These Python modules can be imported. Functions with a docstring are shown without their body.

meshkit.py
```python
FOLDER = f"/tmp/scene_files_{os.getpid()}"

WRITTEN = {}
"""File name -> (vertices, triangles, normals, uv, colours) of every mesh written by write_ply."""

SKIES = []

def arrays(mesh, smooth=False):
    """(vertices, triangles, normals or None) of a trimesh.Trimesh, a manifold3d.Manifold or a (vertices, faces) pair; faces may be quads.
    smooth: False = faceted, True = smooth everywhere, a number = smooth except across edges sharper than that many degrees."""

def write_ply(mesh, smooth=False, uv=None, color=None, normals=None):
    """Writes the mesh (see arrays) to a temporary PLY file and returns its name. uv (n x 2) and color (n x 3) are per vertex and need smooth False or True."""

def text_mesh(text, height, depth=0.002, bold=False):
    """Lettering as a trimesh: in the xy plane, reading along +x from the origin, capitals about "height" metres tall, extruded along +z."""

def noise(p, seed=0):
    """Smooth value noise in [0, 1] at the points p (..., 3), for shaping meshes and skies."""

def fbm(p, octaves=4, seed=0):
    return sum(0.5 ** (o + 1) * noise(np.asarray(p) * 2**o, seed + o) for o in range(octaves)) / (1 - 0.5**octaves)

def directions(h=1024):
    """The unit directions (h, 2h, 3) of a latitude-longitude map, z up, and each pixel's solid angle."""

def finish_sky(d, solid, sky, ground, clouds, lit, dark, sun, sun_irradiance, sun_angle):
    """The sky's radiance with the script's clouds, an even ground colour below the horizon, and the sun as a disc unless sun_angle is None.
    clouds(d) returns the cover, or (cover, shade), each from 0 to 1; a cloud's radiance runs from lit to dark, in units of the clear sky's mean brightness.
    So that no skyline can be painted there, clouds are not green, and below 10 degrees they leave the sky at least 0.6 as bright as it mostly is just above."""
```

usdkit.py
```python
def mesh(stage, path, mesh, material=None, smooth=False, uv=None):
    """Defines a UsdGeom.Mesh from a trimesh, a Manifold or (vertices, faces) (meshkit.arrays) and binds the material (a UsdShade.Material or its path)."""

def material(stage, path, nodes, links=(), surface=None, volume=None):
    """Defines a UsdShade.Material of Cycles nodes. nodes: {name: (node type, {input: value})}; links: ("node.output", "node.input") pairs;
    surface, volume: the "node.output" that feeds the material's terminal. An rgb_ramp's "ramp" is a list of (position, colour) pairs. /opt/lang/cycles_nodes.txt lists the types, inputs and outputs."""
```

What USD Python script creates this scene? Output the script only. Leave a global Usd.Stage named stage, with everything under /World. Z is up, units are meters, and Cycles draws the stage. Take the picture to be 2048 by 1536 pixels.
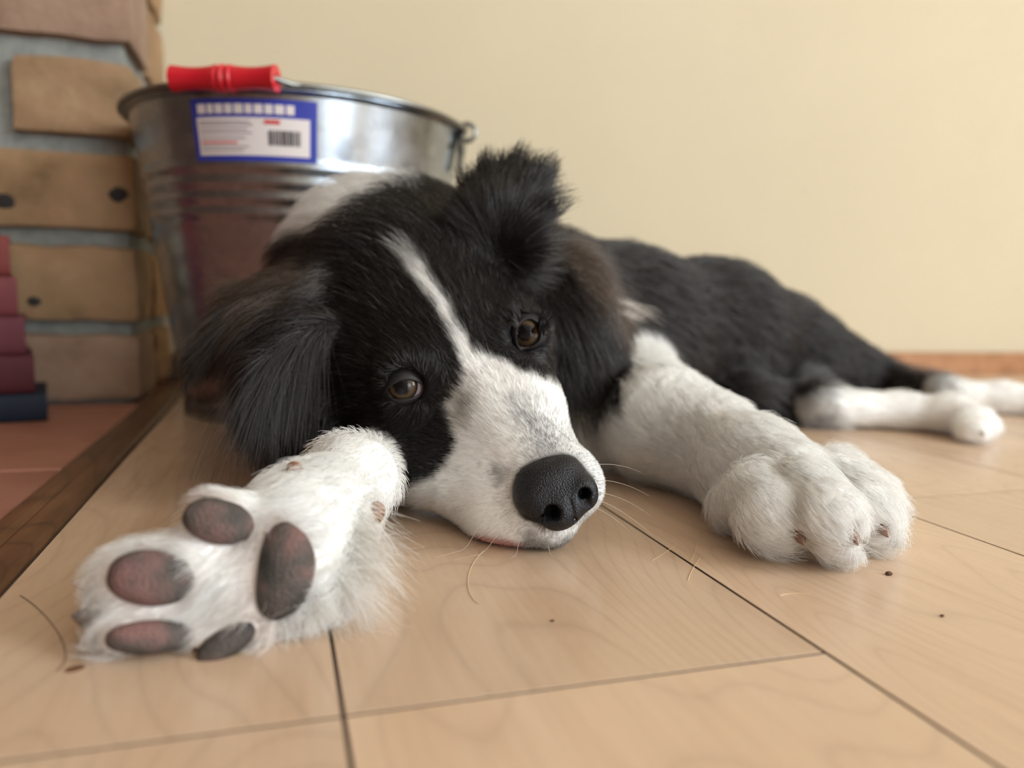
import math, random
import numpy as np, trimesh, manifold3d, usdkit, meshkit
from pxr import Usd, UsdGeom, UsdLux, UsdShade, Gf, Sdf, Vt
from scipy import ndimage
from scipy.spatial import cKDTree

stage = Usd.Stage.CreateInMemory()
UsdGeom.SetStageUpAxis(stage, 'Z'); UsdGeom.SetStageMetersPerUnit(stage, 1.0)
UsdGeom.Xform.Define(stage, '/World')
_T = Sdf.ValueTypeNames
rng = np.random.default_rng(7)
random.seed(7)

# ------------------------------------------------------------------ camera, light, exposure
FPX, CAMH = 1540.0, 0.11                       # focal length in pixels of a 2048 wide frame; lens height over the floor
CR = np.array([[0.9567, -0.0090, 0.2909], [-0.2900, -0.1148, 0.9501], [0.0248, -0.9934, -0.1124]])   # columns: right, down, forward
CR = np.linalg.qr(CR)[0] * np.sign(np.diag(np.linalg.qr(CR)[1]))
EYE = np.array([0, 0, CAMH])
cam = UsdGeom.Camera.Define(stage, '/World/camera')
M = np.eye(4); M[0, :3], M[1, :3], M[2, :3], M[3, :3] = CR[:, 0], -CR[:, 1], -CR[:, 2], EYE
cam.AddTransformOp().Set(Gf.Matrix4d(*M.ravel().tolist()))
cam.CreateHorizontalApertureAttr(36.0); cam.CreateVerticalApertureAttr(27.0)
cam.CreateFocalLengthAttr(36.0 * FPX / 2048)
cam.CreateFStopAttr(4.9); cam.CreateFocusDistanceAttr(0.327)
cam.CreateClippingRangeAttr((0.02, 100.0))
cam.CreateExposureAttr(0.35)

def rect_light(name, loc, target, w, h, color, power):
    l = UsdLux.RectLight.Define(stage, '/World/' + name)
    z = np.array(loc, float) - np.array(target, float); z /= np.linalg.norm(z)
    x = np.cross([0, 0, 1.0], z); x /= np.linalg.norm(x); y = np.cross(z, x)
    m = np.eye(4); m[0, :3], m[1, :3], m[2, :3], m[3, :3] = x, y, z, loc
    l.AddTransformOp().Set(Gf.Matrix4d(*m.ravel().tolist()))
    l.CreateWidthAttr(w); l.CreateHeightAttr(h); l.CreateIntensityAttr(power); l.CreateColorAttr(Gf.Vec3f(*color))
    return l
dome = UsdLux.DomeLight.Define(stage, '/World/sky'); dome.CreateIntensityAttr(0.25); dome.CreateColorAttr(Gf.Vec3f(0.9, 0.95, 1.0))
rect_light('window_light', (3.16, -1.85, 1.45), (0, -1.85, 1.45), 1.7, 1.7, (0.84, 0.93, 1.0), 14.0)  # window out of view, placed to light muzzle, foreleg and bucket from the right
rect_light('door_light', (2.0, -4.47, 1.15), (2.0, 0, 1.15), 2.0, 2.0, (0.86, 0.94, 1.0), 7.0)  # door out of view, placed for the bucket highlight and the eye glints

# ------------------------------------------------------------------ helpers
def at(x, y, z):                                # a point on the ray through a photo point, z metres deep
    return CR @ np.array([(x - 1024) / FPX * z, (y - 768) / FPX * z, z]) + EYE
def on(x, y, h=0.0):                            # the point h above the floor on that ray
    d = CR @ np.array([(x - 1024) / FPX, (y - 768) / FPX, 1.0])
    return d * (h - CAMH) / d[2] + EYE
def face_map(p):                                # the coat chart: where a point of the coat lies in the portrait
    c = (np.asarray(p) - EYE) @ CR
    return np.stack([FPX * c[..., 0] / c[..., 2] + 1024, FPX * c[..., 1] / c[..., 2] + 768], -1)
counts = {}
def numbered(path):
    n = counts.get(path, 0); counts[path] = n + 1
    return path if n == 0 else f'{path}_{n:03d}'
def tag(p, label=None, cat=None, group=None, kind=None):
    p = p.GetPrim() if hasattr(p, 'GetPrim') else p
    for k, v in (('label', label), ('category', cat), ('group', group), ('kind', kind)):
        if v: p.SetCustomDataByKey(k, v)
    return p
def thing(name, label, cat=None, group=None, kind=None, loc=(0, 0, 0), rz=0.0):
    x = UsdGeom.Xform.Define(stage, numbered('/World/' + name))
    x.AddTranslateOp().Set(Gf.Vec3d(*map(float, loc)))
    if rz: x.AddRotateZOp().Set(float(rz))
    return tag(x, label, cat, group, kind)
def obj(name, mesh, mat, parent=None, smooth=False, label=None, kind=None):
    base = '/World' if parent is None else str(parent.GetPath())
    m = usdkit.mesh(stage, numbered(base + '/' + name), mesh, mat, smooth)
    if label or kind: tag(m, label, None, None, kind)
    return m.GetPrim()
def box(x0, x1, y0, y1, z0, z1, bev=0.0):
    if bev <= 0:
        return trimesh.creation.box(bounds=[[x0, y0, z0], [x1, y1, z1]])
    c = [(x, y, z) for x in (x0, x1) for y in (y0, y1) for z in (z0, z1)]
    ctr = np.array([(x0 + x1) / 2, (y0 + y1) / 2, (z0 + z1) / 2]); pts = []
    for p in c:
        s = np.sign(ctr - p)
        for k in range(3):
            q = np.array(p, float); o = [i for i in range(3) if i != k]
            q[o] += s[o] * bev; pts.append(q)
    return trimesh.convex.convex_hull(np.array(pts))
def mat(name, nodes, links=(), surface='p.BSDF'):
    return usdkit.material(stage, '/World/Looks/' + name, nodes, links, surface)
def plain(name, col, rough=0.5, **kw):
    return mat(name, {'p': ('principled_bsdf', dict(base_color=col, roughness=rough, **kw))})
def lin(r, g, b):                               # sRGB 0-255 to linear
    v = np.array([r, g, b]) / 255.0
    return tuple(np.where(v < 0.04045, v / 12.92, ((v + 0.055) / 1.055) ** 2.4))
def lathe(profile, n=96):
    pr = np.array(profile, float); a = np.linspace(0, 2 * np.pi, n, endpoint=False)
    v = np.stack([pr[:, None, 0] * np.cos(a), pr[:, None, 0] * np.sin(a), np.repeat(pr[:, 1:2], n, 1)], -1).reshape(-1, 3)
    i, j = np.meshgrid(np.arange(len(pr) - 1), np.arange(n), indexing='ij'); j2 = (j + 1) % n
    q = np.stack([i * n + j, i * n + j2, (i + 1) * n + j2, (i + 1) * n + j], -1).reshape(-1, 4)
    return trimesh.Trimesh(v, np.vstack([q[:, [0, 1, 2]], q[:, [0, 2, 3]]]), process=False)
def tube(pts, rad, sides=12, caps=True):
    p = np.asarray(pts, float); r = np.broadcast_to(rad, (len(p),)).astype(float)
    t = np.gradient(p, axis=0); t /= np.linalg.norm(t, axis=1, keepdims=True)
    ref = np.array([0.13, 0.2, 1.0]) if abs(t[:, 2]).mean() < 0.85 else np.array([1.0, 0.2, 0.1])
    a = np.cross(t, ref); a /= np.linalg.norm(a, axis=1, keepdims=True); b = np.cross(t, a)
    g = np.arange(sides) * 2 * np.pi / sides
    v = p[:, None] + r[:, None, None] * (np.cos(g)[None, :, None] * a[:, None] + np.sin(g)[None, :, None] * b[:, None])
    i, j = np.meshgrid(np.arange(len(p) - 1), np.arange(sides), indexing='ij'); j2 = (j + 1) % sides
    q = np.stack([i * sides + j, i * sides + j2, (i + 1) * sides + j2, (i + 1) * sides + j], -1).reshape(-1, 4)
    f = [q[:, [0, 2, 1]], q[:, [0, 3, 2]]]; v = v.reshape(-1, 3)
    if caps:
        n = len(v); v = np.vstack([v, p[0], p[-1]]); k = np.arange(sides); k2 = (k + 1) % sides
        f += [np.stack([np.full(sides, n), k, k2], 1), np.stack([np.full(sides, n + 1), (len(p) - 1) * sides + k2, (len(p) - 1) * sides + k], 1)]
    m = trimesh.Trimesh(v, np.vstack(f), process=False)
    return m

# ------------------------------------------------------------------ materials of the room
def wood_nodes(base, dark, light, rough, line_gain):
    n = {'g': ('geometry', {}), 'oi': ('object_info', {}),
         'off': ('vector_math', {'math_type': 'scale', 'vector1': (7.3, 31.0, 3.1)}),
         'add': ('vector_math', {'math_type': 'add'}),
         'm1': ('mapping', {'scale': (34.0, 5.0, 34.0)}), 'm2': ('mapping', {'scale': (7.0, 1.6, 7.0)}), 'm3': ('mapping', {'scale': (420.0, 14.0, 420.0)}),
         'n1': ('noise_texture', {'scale': 1.0, 'detail': 5.0, 'roughness': 0.6}),
         'n2': ('noise_texture', {'scale': 1.0, 'detail': 1.5, 'roughness': 0.45}),
         'n3': ('noise_texture', {'scale': 1.0, 'detail': 2.0}),
         'mul': ('math', {'math_type': 'multiply', 'value2': 62.0}), 'fr': ('math', {'math_type': 'pingpong', 'value2': 0.5}),
         'rl': ('rgb_ramp', {'ramp': [(0.0, (1, 1, 1)), (0.08, (0.30, 0.30, 0.30)), (0.22, (0, 0, 0)), (1.0, (0, 0, 0))]}),
         'lg': ('math', {'math_type': 'multiply', 'value2': line_gain}),
         'r1': ('rgb_ramp', {'ramp': [(0.25, dark), (0.5, base), (0.75, light)]}),
         'mixl': ('mix', {'mix_type': 'mix', 'color2': tuple(0.62 * x for x in dark)}),
         'r3': ('rgb_ramp', {'ramp': [(0.3, (0.97, 0.97, 0.97)), (0.7, (1.02, 1.02, 1.02))]}),
         'mm': ('mix', {'mix_type': 'multiply', 'fac': 1.0}),
         'tone': ('map_range', {'from_min': 0.0, 'from_max': 1.0, 'to_min': 0.90, 'to_max': 1.06}),
         'mt': ('vector_math', {'math_type': 'scale'}),
         'bp': ('bump', {'strength': 0.06, 'distance': 0.0006}),
         'rr': ('map_range', {'from_min': 0.3, 'from_max': 0.7, 'to_min': rough - 0.05, 'to_max': rough + 0.09}),
         'p': ('principled_bsdf', {'roughness': rough, 'specular_ior_level': 0.5})}
    l = [('oi.random', 'off.scale'), ('g.position', 'add.vector1'), ('off.vector', 'add.vector2'),
         ('add.vector', 'm1.vector'), ('add.vector', 'm2.vector'), ('add.vector', 'm3.vector'),
         ('m1.vector', 'n1.vector'), ('m2.vector', 'n2.vector'), ('m3.vector', 'n3.vector'),
         ('n2.fac', 'mul.value1'), ('mul.value', 'fr.value1'), ('fr.value', 'rl.fac'), ('rl.color', 'lg.value1'),
         ('n1.fac', 'r1.fac'), ('r1.color', 'mixl.color1'), ('lg.value', 'mixl.fac'),
         ('n3.fac', 'r3.fac'), ('mixl.color', 'mm.color1'), ('r3.color', 'mm.color2'),
         ('oi.random', 'tone.value'), ('mm.color', 'mt.vector1'), ('tone.result', 'mt.scale'), ('mt.vector', 'p.base_color'),
         ('n3.fac', 'bp.height'), ('bp.normal', 'p.normal'), ('n1.fac', 'rr.value'), ('rr.result', 'p.roughness')]
    return n, l
M_plank = mat('maple', *wood_nodes(lin(208, 178, 150), lin(201, 169, 140), lin(213, 185, 158), 0.22, 0.26))
M_dark = mat('walnut', *wood_nodes(lin(92, 62, 40), lin(62, 40, 26), lin(124, 88, 58), 0.30, 0.5))
M_skirt = mat('skirting_wood', *wood_nodes(lin(168, 118, 78), lin(142, 96, 60), lin(184, 134, 92), 0.35, 0.2))
def mottled(name, cols, scale, rough, bump=0.3, bscale=None, dist=0.002, spec=0.3):
    return mat(name, {'g': ('geometry', {}), 'oi': ('object_info', {}), 'o': ('vector_math', {'math_type': 'scale', 'vector1': (5.0, 9.0, 3.0)}), 'a': ('vector_math', {'math_type': 'add'}),
                      'n': ('noise_texture', {'scale': scale, 'detail': 4.0, 'roughness': 0.6}), 'b': ('noise_texture', {'scale': bscale or scale * 8, 'detail': 3.0}),
                      'r': ('rgb_ramp', {'ramp': [(0.28 + 0.44 * i / (len(cols) - 1), c) for i, c in enumerate(cols)]}),
                      't': ('map_range', {'from_min': 0.0, 'from_max': 1.0, 'to_min': 0.85, 'to_max': 1.12}), 's': ('vector_math', {'math_type': 'scale'}),
                      'bp': ('bump', {'strength': bump, 'distance': dist}), 'p': ('principled_bsdf', {'roughness': rough, 'specular_ior_level': spec})},
               [('oi.random', 'o.scale'), ('g.position', 'a.vector1'), ('o.vector', 'a.vector2'), ('a.vector', 'n.vector'), ('a.vector', 'b.vector'), ('n.fac', 'r.fac'),
                ('oi.random', 't.value'), ('r.color', 's.vector1'), ('t.result', 's.scale'), ('s.vector', 'p.base_color'), ('b.fac', 'bp.height'), ('bp.normal', 'p.normal')])
M_wall = mottled('cream_paint', [lin(197, 184, 157), lin(202, 189, 162)], 3.0, 0.75, 0.08, 260, 0.001)
M_ceil = plain('ceiling_paint', lin(236, 232, 222), 0.8)
M_brick = mottled('tan_brick', [lin(118, 93, 67), lin(146, 118, 88), lin(158, 126, 96), lin(172, 145, 110)], 14.0, 0.85, 0.5, 130)
M_brick2 = mottled('rose_brick', [lin(120, 96, 80), lin(142, 116, 98), lin(152, 127, 108)], 18.0, 0.85, 0.5, 130)
M_soot = mottled('dark_brick', [lin(74, 56, 46), lin(98, 74, 60)], 12.0, 0.9, 0.5, 120)  # for the unseen left wall, kept dark to darken the bucket reflections
M_mortar = mottled('mortar', [lin(112, 114, 112), lin(142, 144, 139)], 60.0, 0.95, 0.6, 300)
M_pit = plain('scorched_brick', lin(44, 40, 40), 0.9)
M_tile = mottled('terracotta', [lin(138, 92, 74), lin(154, 106, 88), lin(164, 117, 98)], 9.0, 0.5, 0.15, 90)
M_grout = plain('grout', lin(150, 112, 92), 0.9)
M_under = plain('plank_gap', lin(58, 42, 30), 0.9)
M_white = plain('window_paint', lin(238, 238, 234), 0.5)

# ------------------------------------------------------------------ floor: planks, each its own piece
SEAM = 0.1942
fl = thing('floor', 'pale maple plank floor with thin dark joints', 'floor', kind='structure')
obj('underlay', box(-0.10, 3.2, -4.5, 1.02, -0.03, -0.0005), M_under, fl)
edges = [-0.0950, 0.0156, 0.1660, 0.3203] + [0.3203 + 0.1522 * k for k in range(1, 19)]
for i in range(len(edges) - 1):
    x0, x1 = edges[i] + 0.0006, edges[i + 1] - 0.0006
    s0 = SEAM if i < 2 else [0.79, 0.47, 0.62, 0.35][i % 4]
    cuts = sorted({c for c in (s0 - 4.8, s0 - 3.6, s0 - 2.4, s0 - 1.2, s0, s0 + 1.2)})
    cuts = [-4.5] + [c for c in cuts if -4.4 < c < 1.0] + [1.02]
    for a, b in zip(cuts[:-1], cuts[1:]):
        obj('plank', box(x0, x1, a + 0.00055, b - 0.00055, -0.0004, 0.0, 0.0002), M_plank, fl)
hearth = thing('hearth', 'terracotta tiled hearth floor in front of the brick pier', 'hearth', kind='structure')
obj('grout', box(-1.6, -0.1236, -4.5, 1.02, -0.03, -0.0025), M_grout, hearth)
ty = [-0.034 + 0.2725 * k for k in range(-7, 5)]
for yi in range(len(ty) - 1):
    for xi in range(5):
        x1 = -0.1242 - xi * 0.2725
        obj('tile', box(x1 - 0.268, x1, ty[yi] + 0.002 - 0.0, ty[yi + 1] - 0.002, -0.012, 0.0008, 0.0015), M_tile, hearth)
tr = thing('trim_1', 'dark brown wooden strip between the plank floor and the terracotta hearth', 'floor strip', kind='structure')
prof = [(-0.1230, -0.01), (-0.1230, 0.0014), (-0.1222, 0.0024), (-0.1150, 0.0028), (-0.1105, 0.0022), (-0.1090, 0.0030), (-0.0985, 0.0026), (-0.0962, 0.0016), (-0.0957, 0.0), (-0.0957, -0.01)]
from shapely.geometry import Polygon
pm = trimesh.creation.extrude_polygon(Polygon(prof), 5.5, engine='earcut')
pm.apply_transform(np.array([[1, 0, 0, 0], [0, 0, -1, 1.02], [0, 1, 0, 0], [0, 0, 0, 1.0]]))
obj('strip', pm, M_dark, tr)

# ------------------------------------------------------------------ walls
def struct(name, mesh, m, label, cat):
    return tag(obj(name, mesh, m), label, cat, None, 'structure')
struct('wall_back', box(-1.66, 3.28, 1.02, 1.10, -0.03, 2.5), M_wall, 'plain cream painted wall behind the bucket and the dog', 'wall')
struct('wall_left', box(-1.66, -1.60, -4.5, 1.02, -0.03, 2.5), M_soot, 'unseen wall beyond the hearth on the left, dark brick to darken the bucket reflections', 'wall')
wr = thing('wall_right', 'cream painted wall with the unseen window on the right', 'wall', kind='structure')
W0, W1, Z0, Z1 = -2.72, -0.98, 0.58, 2.32
for b in (box(3.20, 3.28, -4.5, W0, -0.03, 2.5), box(3.20, 3.28, W1, 1.02, -0.03, 2.5), box(3.20, 3.28, W0, W1, -0.03, Z0), box(3.20, 3.28, W0, W1, Z1, 2.5)):
    obj('wall_panel', b, M_wall, wr)
win = thing('window_1', 'white framed window out of view in the right wall, lighting the dog and bucket', 'window', kind='structure')
for b in (box(3.185, 3.23, W0, W0 + .05, Z0, Z1), box(3.185, 3.23, W1 - .05, W1, Z0, Z1), box(3.185, 3.23, W0, W1, Z0, Z0 + .05), box(3.185, 3.23, W0, W1, Z1 - .05, Z1)):
    obj('frame', b, M_white, win)
wf = thing('wall_front', 'cream painted wall behind the camera with an unseen glazed door', 'wall', kind='structure')
for b in (box(-1.66, 1.0, -4.58, -4.5, -0.03, 2.5), box(3.0, 3.28, -4.58, -4.5, -0.03, 2.5), box(1.0, 3.0, -4.58, -4.5, 2.15, 2.5), box(1.0, 3.0, -4.58, -4.5, -0.03, 0.15)):
    obj('wall_panel', b, M_wall, wf)
dr_ = thing('door_1', 'white framed glazed door out of view behind the camera, lighting the bucket and eyes', 'door', kind='structure')
for b in (box(0.98, 1.05, -4.53, -4.46, 0.0, 2.18), box(2.95, 3.02, -4.53, -4.46, 0.0, 2.18), box(1.0, 3.0, -4.53, -4.46, 2.12, 2.18), box(1.0, 3.0, -4.53, -4.46, 0.0, 0.16), box(1.96, 2.04, -4.53, -4.44, 0.15, 2.15)):
    obj('frame', b, M_white, dr_)
struct('ceiling', box(-1.66, 3.28, -4.58, 1.10, 2.5, 2.56), M_ceil, 'plain white ceiling', 'ceiling')
bb = thing('baseboard_back', 'orange brown wooden skirting at the foot of the cream wall', 'skirting', kind='structure')
obj('board', box(-0.118, 3.19, 1.006, 1.02, 0.0, 0.036, 0.002), M_skirt, bb)

# ------------------------------------------------------------------ brick pier, brick by brick
PY, PX = 0.790, -0.1235
pier = thing('brick_pier', 'tan brick pier with grey mortar standing on the hearth left of the bucket', 'brick pier', kind='structure')
def rough_brick(x0, x1, y0, y1, z0, z1, seed, pits=()):
    b = trimesh.creation.box(bounds=[[x0, y0, z0], [x1, y1, z1]])
    for _ in range(3): b = b.subdivide()
    v = b.vertices.copy(); c = (np.array([x0, y0, z0]) + [x1, y1, z1]) / 2; hs = (np.array([x1, y1, z1]) - [x0, y0, z0]) / 2
    q = v - c; r = 0.006
    inner = np.clip(q, -(hs - r), hs - r); d = q - inner; n = np.linalg.norm(d, axis=1, keepdims=True)
    q = np.where(n > 1e-9, inner + d / np.maximum(n, 1e-9) * r, q)
    q += (meshkit.noise(v * 55, seed)[:, None] - 0.5) * 0.004 * np.sign(d) + (meshkit.noise(v * 160, seed + 3)[:, None] - 0.5) * 0.0014 * np.sign(d)
    b.vertices = q + c
    return b
obj('mortar', box(PX - 0.62, PX - 0.009, PY + 0.013, 1.02, 0.0, 2.39), M_mortar, pier)
zz, k = 0.0035, 0
rows = []
h_list = [(0.0035, 0.0665), (0.0775, 0.1465), (0.1605, 0.2300), (0.2440, 0.3110), (0.3270, 0.398)] + [(0.412 + 0.084 * j, 0.482 + 0.084 * j) for j in range(23)]
for ri, (z0, z1) in enumerate(h_list):
    x = PX + rng.uniform(-0.0015, 0.0015)
    first = [0.236, 0.118, 0.236, 0.0965, 0.236][ri] if ri < 5 else (0.236 if ri % 2 else 0.115)
    ln = first
    while x > PX - 0.60:
        x0 = max(x - ln, PX - 0.62)
        obj('brick', rough_brick(x0, x, PY + rng.uniform(-0.001, 0.001), PY + 0.105, z0, min(z1, 2.39), ri * 17 + int(ln * 1000)), M_brick if (ri * 3 + int(ln * 1000)) % 4 else M_brick2, pier, smooth=40)
        x = x0 - 0.013; ln = 0.236
    # the return side of the pier
    y = PY + 0.118
    while y < 1.0:
        y1 = min(y + 0.236, 1.019)
        obj('brick', rough_brick(PX - 0.10, PX, y, y1, z0, min(z1, 2.39), ri * 31 + 5), M_brick, pier, smooth=40)
        y = y1 + 0.013
for (px, py, rr) in ((236, 390, 0.0085), (10, 402, 0.0095), (68, 604, 0.006)):
    d = CR @ np.array([(px - 1024) / FPX, (py - 768) / FPX, 1.0]); p = d * (PY + 0.001) / d[1] + EYE
    s = trimesh.creation.icosphere(2, 1.0); s.vertices = s.vertices * [rr, 0.0022, rr * 0.8] * (1 + 0.35 * (meshkit.noise(s.vertices * 1.7 + px) - 0.5))[:, None] + p
    obj('burn_mark', s, M_pit, pier, smooth=True, label='dark spot for a pit in the brick face')  # pits drawn as dark spots, their shade put into the colour

# ------------------------------------------------------------------ books on the hearth
M_page = mottled('page_block', [lin(196, 182, 152), lin(214, 202, 174)], 200.0, 0.9)
def book(label, x1, z0, th, depth, width, cover, rz):
    t = thing('book', label, 'book', None, None, (x1, 0.700, z0), rz)
    b = 0.0026
    obj('front_cover', box(-width, 0, 0, depth, th - b, th, 0.0006), cover, t)
    obj('back_cover', box(-width, 0, 0, depth, 0, b, 0.0006), cover, t)
    a = np.linspace(0, np.pi, 9); n = len(a)
    outer = np.stack([-0.0022 - 0.0035 * np.sin(a), th / 2 - th / 2 * np.cos(a)], 1); inner = np.stack([0.0012 - 0.0035 * np.sin(a), th / 2 - (th / 2 - b) * np.cos(a)], 1)
    sp = trimesh.creation.extrude_polygon(Polygon(np.vstack([outer, inner[::-1]])), width, engine='earcut')
    sp.apply_transform(np.array([[0, 0, 1, -width], [1, 0, 0, 0], [0, 1, 0, 0], [0, 0, 0, 1.0]]))
    obj('spine', sp, cover, t, smooth=35)
    obj('page_block', box(-width + 0.004, -0.004, 0.001, depth - 0.004, b, th - b), M_page, t)
def cloth(name, c):
    return mottled(name, [tuple(0.8 * x for x in c), c], 300.0, 0.7, 0.3, 900, 0.0006)
red, mar, mar2, dmar, navy = cloth('red_cloth', lin(108, 48, 44)), cloth('rust_cloth', lin(106, 50, 52)), cloth('plum_cloth', lin(98, 47, 56)), cloth('maroon_cloth', lin(82, 31, 40)), cloth('navy_cloth', lin(20, 30, 46))
book('navy blue hardback book at the bottom of the stack on the hearth', -0.1790, 0.0012, 0.0222, 0.085, 0.24, navy, 14)
book('dark maroon hardback book second from the bottom of the stack', -0.1870, 0.0240, 0.0300, 0.083, 0.23, dmar, 16)
book('plum red hardback book in the middle of the stack', -0.1921, 0.0545, 0.0300, 0.082, 0.23, mar2, 14)
book('rust red hardback book second from the top of the stack', -0.1965, 0.0850, 0.0310, 0.082, 0.22, mar, 17)
book('faded red hardback book on top of the stack beside the pier', -0.2003, 0.1165, 0.0310, 0.08, 0.22, red, 15)

# ------------------------------------------------------------------ galvanised bucket
M_zinc = mat('galvanised_steel', {'g': ('geometry', {}), 'v': ('voronoi_texture', {'scale': 90.0}), 'r': ('rgb_ramp', {'ramp': [(0.0, lin(150, 158, 168)), (1.0, lin(172, 180, 190))]}),
    'n': ('noise_texture', {'scale': 24.0, 'detail': 3.0}), 'rr': ('map_range', {'from_min': 0.3, 'from_max': 0.7, 'to_min': 0.20, 'to_max': 0.31}), 'p': ('principled_bsdf', {'metallic': 1.0, 'roughness': 0.3})},
    [('g.position', 'v.vector'), ('g.position', 'n.vector'), ('v.color', 'r.fac'), ('r.color', 'p.base_color'), ('n.fac', 'rr.value'), ('rr.result', 'p.roughness')])
M_wire = plain('zinc_wire', lin(150, 152, 150), 0.35, metallic=1.0)
M_grip = mat('red_lacquer', {'p': ('principled_bsdf', {'base_color': lin(200, 26, 42), 'roughness': 0.35, 'coat_weight': 0.3})})
bc = at(607, 226, 0.70); BX, BY, BH = bc[0], bc[1], 0.2565
RT, RB = 0.1435, 0.103
def brad(z): return RB + (RT - RB) * z / BH
pr = [(0.0, 0.006), (RB - 0.004, 0.006), (RB - 0.001, 0.0), (RB + 0.0025, 0.0), (RB + 0.003, 0.010), (brad(0.012), 0.013)]
zs = np.linspace(0.014, BH - 0.004, 150)
ribs = [0.1675, 0.1790, 0.1905, 0.2020]
for z in zs:
    pr.append((brad(z) + sum(0.0017 * math.exp(-((z - r) / 0.0034) ** 2) for r in ribs), z))
for a in np.linspace(-0.2, np.pi + 0.6, 12):
    pr.append((RT + 0.0012 + 0.0042 * math.cos(a) , BH - 0.001 + 0.0042 * math.sin(a)))
for z in zs[::-6]:
    pr.append((brad(z) - 0.0012, z))
pr += [(RB - 0.003, 0.009), (0.0, 0.008)]
bk = thing('bucket', 'galvanised steel bucket with a red wooden handle grip behind the dog', 'bucket', None, None, (BX, BY, 0))
obj('body', lathe(pr, 128), M_zinc, bk, smooth=50)
# the direction to the camera and round the rim
front = math.atan2(-BY, -BX)
ga = front - math.radians(21)                   # where the grip rests on the rim
ux = np.array([math.cos(ga), math.sin(ga), 0]); vx = np.array([-math.sin(ga), math.cos(ga), 0])
for s in (1, -1):
    e = vx * s * (RT + 0.001)
    er = trimesh.creation.cylinder(0.011, 0.004, sections=24); er.apply_transform(trimesh.geometry.align_vectors([0, 0, 1], vx)); er.apply_translation(e + [0, 0, BH - 0.012] + vx * s * 0.002)
    up = trimesh.creation.box([0.016, 0.004, 0.03]); up.apply_transform(trimesh.transformations.rotation_matrix(math.atan2(vx[1], vx[0]) - math.pi / 2, [0, 0, 1])); up.apply_translation(e + [0, 0, BH - 0.022] + vx * s * 0.001)
    ring = trimesh.creation.torus(0.0075, 0.0022, 24, 10); ring.apply_transform(trimesh.geometry.align_vectors([0, 0, 1], ux)); ring.apply_translation(e + vx * s * 0.006 + [0, 0, BH - 0.002])
    obj('ear', trimesh.util.concatenate([er, up, ring]), M_wire, bk, smooth=40)
ph = np.linspace(-math.pi / 2, math.pi / 2, 61)
R2 = RT + 0.0065
pts = np.stack([ux * math.cos(a) * R2 + vx * math.sin(a) * R2 + np.array([0, 0, BH - 0.001 + 0.003 * math.cos(a)]) for a in ph])
gz = pts[30][2] + 0.0015
flat = R2 * math.cos(math.radians(20)) + 0.004
for i, a in enumerate(ph):
    if abs(a) < math.radians(17):
        pts[i] = ux * (R2 + 0.002) + vx * math.tan(a) * R2 * 0.92 + np.array([0, 0, gz])
hook = [pts[0] + ux * 0.004 + np.array([0, 0, -0.006]), pts[0] + np.array([0, 0, -0.006])]
obj('bail', tube(pts, 0.0022, 10), M_wire, bk, smooth=60)
gp = []
GL = 0.0385
for t in np.linspace(-1, 1, 61):
    r = 0.0094 - 0.0016 * math.sin((abs(t) - 0.1) / 0.9 * math.pi) * (abs(t) > 0.1) + 0.0007 * math.cos(t * 42) * (abs(t) < 0.22)
    gp.append((max(r, 0.001), t * GL))
gm = lathe([(0.003, -GL)] + gp + [(0.003, GL)], 40)
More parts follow.
